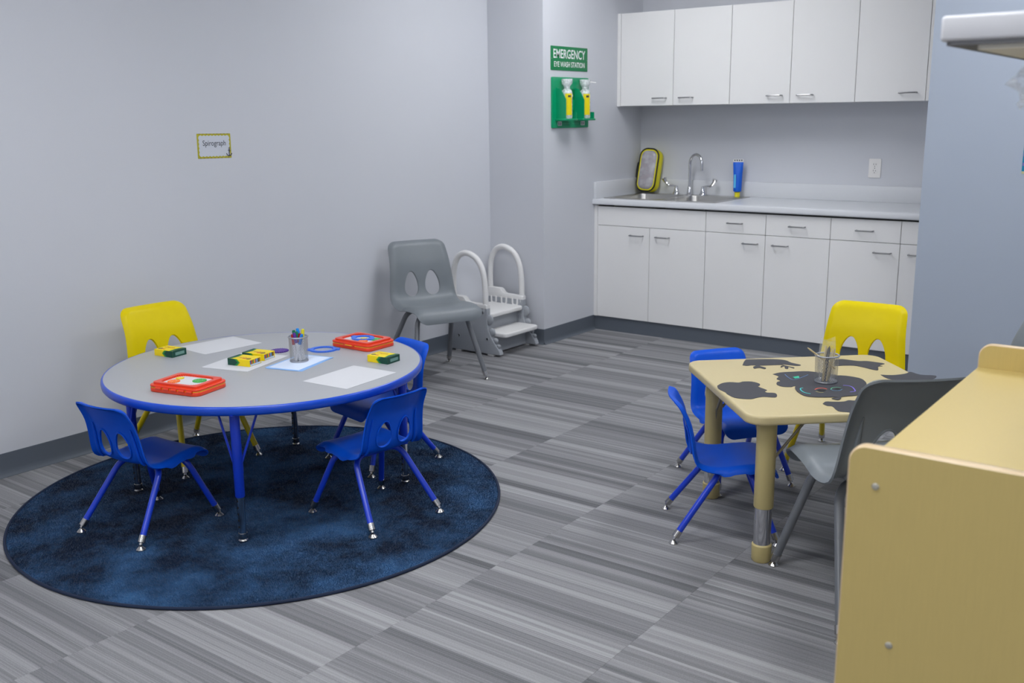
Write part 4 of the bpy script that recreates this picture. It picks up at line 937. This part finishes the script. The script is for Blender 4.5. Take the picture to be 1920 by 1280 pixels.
for f in (0.0, 0.3, 0.6, 0.85, 1.0):
    z_ = 0.006 + 0.146 * f; lp = []
    for k in range(16):
        a = 2 * math.pi * k / 16; p = ra * (0.026 * math.cos(a) + 0.004 * math.sin(3 * a + f * 5)) * (1.0 if f < 0.7 else 1.1) + rb_ * (0.014 * math.sin(a) + 0.003 * math.sin(2 * a + 4 * f))
        lp.append(p + Vector((0, 0, z_ + 0.008 * math.sin(a * 2 + 1) * f)))
    loops.append(lp)
loft(bm, loops, False, False); obj('film', bm, clear_mat('sleeve_film', (0.95, 0.95, 0.9), 0.16, 0.05), pbg, 60)

# ------------------------------------------------------------------ toddler step stool
sto = thing('step_stool', 'white and grey plastic toddler step stool with arched handrails', 'step stool', (-3.92, 5.0, 0))
OX, OY = -3.92, 5.0
def sx_(L): return [(a - OX, b) for a, b in L]
for yy, sgn in ((4.81, -1), (5.19, 1)):
    y0, y1 = yy - OY - 0.018, yy - OY + 0.018
    pan = catmull([(-4.125, 0.012, 0), (-3.95, 0.012, 0), (-3.74, 0.012, 0), (-3.722, 0.026, 0), (-3.735, 0.05, 0), (-3.768, 0.09, 0), (-3.795, 0.13, 0), (-3.818, 0.19, 0), (-3.82, 0.298, 0)], 4)
    poly = sx_([(v.x, v.y) for v in pan]) + sx_([(-4.125, 0.302)])
    bm = nb(); prism(bm, poly, y0, y1, 0.004, 'y'); sp_ = obj('side_panel', bm, STOOLG, sto, 50)
    bm = nb()
    for a, b, r in ((-3.815, 0.225, 0.033), (-3.796, 0.150, 0.027), (-3.765, 0.098, 0.019), (-3.742, 0.065, 0.014)):
        lathe(bm, [(0, -0.012), (r * 0.7, -0.011), (r, -0.004), (r, 0.004), (r * 0.7, 0.011), (0, 0.012)], 18, (a - OX, (y0 + y1) / 2, b), Matrix.Rotation(rd(90), 4, 'X'))
    obj('cloud_edge', bm, STOOLG, sp_, 50)
    up = sx_([(-4.122, 0.298), (-3.822, 0.298), (-3.822, 0.318), (-3.83, 0.325), (-3.968, 0.327), (-3.982, 0.333), (-3.998, 0.352), (-4.012, 0.360), (-4.11, 0.362), (-4.122, 0.352)])
    bm = nb(); prism(bm, up, y0 - 0.002, y1 + 0.002, 0.004, 'y'); rl = obj('rail_panel', bm, STOOLW, sto, 40)
    arc = fillet([(-4.095, 0.34), (-4.1, 0.44), (-4.092, 0.56), (-4.05, 0.622), (-3.985, 0.640), (-3.912, 0.618), (-3.862, 0.545), (-3.843, 0.44), (-3.841, 0.30)], 0.05, 6) if False else catmull([(-4.097, 0.33, 0), (-4.1, 0.43, 0), (-4.09, 0.54, 0), (-4.05, 0.612, 0), (-3.985, 0.634, 0), (-3.912, 0.606, 0), (-3.864, 0.54, 0), (-3.844, 0.44, 0), (-3.841, 0.28, 0)], 6)
    bm = nb(); tube(bm, [(p.x - OX, (y0 + y1) / 2, p.y) for p in arc], 0.0185, 12); obj('handrail', bm, STOOLW, sto, 60)
    for a in (-4.06, -3.975, -3.885):
        bm = nb(); tube(bm, fillet([(a - OX - 0.02, sgn * 0, 0.305), (a - OX - 0.019, 0, 0.258), (a - OX + 0.019, 0, 0.258), (a - OX + 0.02, 0, 0.305)], 0.014, 4), 0.0065, 6)
        for v in bm.verts: v.co.y += (y0 if sgn > 0 else y1) + (-0.001 if sgn > 0 else 0.001)
        obj('castle_tab', bm, STOOLW, rl)
    for a, b in ((-3.855, 0.27), (-4.08, 0.215), (-3.965, 0.222), (-4.05, 0.105), (-3.94, 0.105), (-3.82, 0.105)):
        bm = nb(); lathe(bm, [(0, 0.0), (0.007, 0.0), (0.008, 0.002), (0.012, 0.0025), (0.012, 0), (0, 0)], 14, (a - OX, (y0 if sgn < 0 else y1), b), Matrix.Rotation(rd(90 if sgn < 0 else -90), 4, 'X')); obj('bolt_boss', bm, STOOLG, sp_)
    for a in (-4.06, -3.80):
        bm = nb(); box(bm, a - OX - 0.022, a - OX + 0.022, y0 + 0.004, y1 - 0.004, 0, 0.013, 0.002); obj('foot_pad', bm, STOOLW, sp_)
    # pressed castle-window relief inside the far panel
    if sgn > 0:
        for i in range(3):
            for j, hh_ in ((0, 0.03), (1, 0.035)):
                obj('relief', box(nb(), -3.875 - OX + i * 0.016, -3.865 - OX + i * 0.016, y0 - 0.002, y0 + 0.001, 0.172 + j * 0.036, 0.172 + j * 0.036 + hh_ - 0.006, 0.001, 1), mat('stool_relief', (140, 144, 150), 0.5), sp_)
for x0, x1, z in ((-4.10, -3.815, 0.262), (-3.935, -3.695, 0.148)):
    bm = nb(); prism(bm, rrect(x1 - x0, 0.352, 0.03, 5, (x0 + x1) / 2 - OX, 0), z - 0.028, z, 0.008); obj('tread', bm, STOOLW, sto, 50)
for x, z0, z1 in ((-3.87, 0.0 + 0.148, 0.236), (-3.80, 0.012, 0.12)):
    obj('riser', box(nb(), x - OX - 0.012, x - OX, -0.175, 0.175, z0, z1), STOOLG, sto, 0)

# ------------------------------------------------------------------ birch storage unit in the right foreground
UX0, UX1, UY0, UY1, UZ = -0.507, 0.075, 1.585, 2.50, 0.875
un = thing('storage_unit', 'birch storage unit in the right foreground with rounded end panels', 'storage unit', ((UX0 + UX1) / 2, UY0, 0))
ux = (UX0 + UX1) / 2; W = UX1 - UX0; PT = 0.019; PH = UZ + 0.057
def end_panel(y):
    pts = [(-W / 2, 0.0), (W / 2, 0.0)] + [(W / 2 - 0.03 + 0.03 * math.cos(a), PH - 0.03 + 0.03 * math.sin(a)) for a in [math.pi / 2 * k / 8 for k in range(9)]] + [(-W / 2 + 0.03 - 0.03 * math.sin(a), PH - 0.03 + 0.03 * math.cos(a)) for a in [math.pi / 2 * k / 8 for k in range(9)]]
    p = obj('end_panel', prism(nb(), inset(pts, 0.003), y, y + PT, 0.0, 'y'), BIRCH, un, 0)
    n = len(pts); bm = nb(); I = inset(pts, 0.003); V4 = []
    for poly_, yy in ((I, y), (pts, y + 0.003), (pts, y + PT - 0.003), (I, y + PT)): V4.append([bm.verts.new(Vector((q[0], yy, q[1]))) for q in poly_])
    for a, b in zip(V4, V4[1:]):
        for i in range(n): bm.faces.new((a[i], a[(i + 1) % n], b[(i + 1) % n], b[i]))
    obj('edge_band', bm, BIRCHE, p, 60)
    return p
p1 = end_panel(0.0); p2 = end_panel(UY1 - UY0 - PT)
for x, z in ((-W / 2 + 0.047, 0.866), (-W / 2 + 0.087, 0.595), (-W / 2 + 0.066, 0.15), (W / 2 - 0.066, 0.83), (W / 2 - 0.066, 0.60), (W / 2 - 0.066, 0.15)):
    bm = nb(); lathe(bm, [(0, -0.001), (0.006, -0.001), (0.0062, 0.001), (0.004, 0.003), (0, 0.0034)], 14, (x, 0, z), Matrix.Rotation(rd(90), 4, 'X')); obj('screw_cap', bm, mat('screw_cap_grey', (176, 172, 160), 0.4, 0.3), p1)
L0, L1 = PT, UY1 - UY0 - PT
obj('top_board', box(nb(), -W / 2 + 0.001, W / 2 - 0.001, L0, L1, UZ - 0.018, UZ, 0.0015, 1), BIRCH, un)
obj('bottom_board', box(nb(), -W / 2 + 0.004, W / 2 - 0.004, L0, L1, 0.05, 0.068), BIRCH, un, 0)
for z in (0.33, 0.6): obj('shelf_board', box(nb(), -W / 2 + 0.01, W / 2 - 0.012, L0, L1, z, z + 0.018), BIRCH, un, 0)
obj('back_board', box(nb(), W / 2 - 0.01, W / 2 - 0.004, L0, L1, 0.05, UZ - 0.018), BIRCH, un, 0)
obj('plinth', box(nb(), -W / 2 + 0.02, -W / 2 + 0.036, L0, L1, 0, 0.05), BIRCH, un, 0)

# white wall shelf above it, and the clear bag hanging from it
SXa, SXb, SYa, SYb, SZ = -0.430, XS, 1.640, 2.70, 1.600
sh_ = thing('wall_shelf', 'thick white shelf at the upper right border, above the birch unit', 'shelf', (XS, 2.17, SZ))
bm = nb(); prism(bm, rrect(SXb - SXa, SYb - SYa, 0.008, 4, (SXa + SXb) / 2 - XS, 0), -0.037, 0.0, 0.005); obj('board', bm, mat('shelf_white', (206, 206, 209), 0.5, var=0.02), sh_, 50)
bm = nb(); prism(bm, rrect(SXb - SXa - 0.05, SYb - SYa - 0.03, 0.01, 4, (SXa + SXb) / 2 - XS + 0.025, 0.0), -0.050, -0.043); obj('under_board', bm, mat('under_board_beige', (226, 220, 204), 0.6), sh_, 30)
bm = nb(); prism(bm, rrect(SXb - SXa - 0.008, SYb - SYa - 0.008, 0.01, 4, (SXa + SXb) / 2 - XS + 0.004, 0.0), -0.043, -0.037); obj('gap_shade_strip', bm, mat('gap_shade_grey', (110, 110, 112), 0.8), sh_, 30)  # grey strip painted as the shadow gap under the shelf board
for y in (-0.3, 0.3):
    bm = nb(); prism(bm, [(-0.22, -0.052), (0.0, -0.052), (0.0, -0.22)], y - 0.008, y + 0.008, 0, 'y'); obj('bracket', bm, WHITEP, sh_, 0)
hb = thing('hanging_bag', 'crumpled clear plastic bag hanging under the white shelf', 'plastic bag', (-0.300, 1.80, SZ - 0.048))
rs2 = random.Random(8); bm = nb(); loops = []
for i in range(14):
    f = i / 13; wv = 0.010 + 0.034 * min(1, f * 2.2) * (1 - 0.35 * max(0, f - 0.6)); lp = []
    for k in range(22):
        a = 2 * math.pi * k / 22; r_ = wv * (1 + 0.28 * math.sin(3 * a + f * 9) + 0.18 * math.sin(5 * a - f * 13) + rs2.uniform(-0.10, 0.10))
        lp.append(Vector((r_ * math.cos(a), r_ * math.sin(a) * 0.8, -0.088 * f + rs2.uniform(-0.003, 0.003))))
    loops.append(lp)
loft(bm, loops, True, False); obj('film', bm, clear_mat('bag_film', (0.95, 0.97, 1.0), 0.24, 0.08), hb, 20)
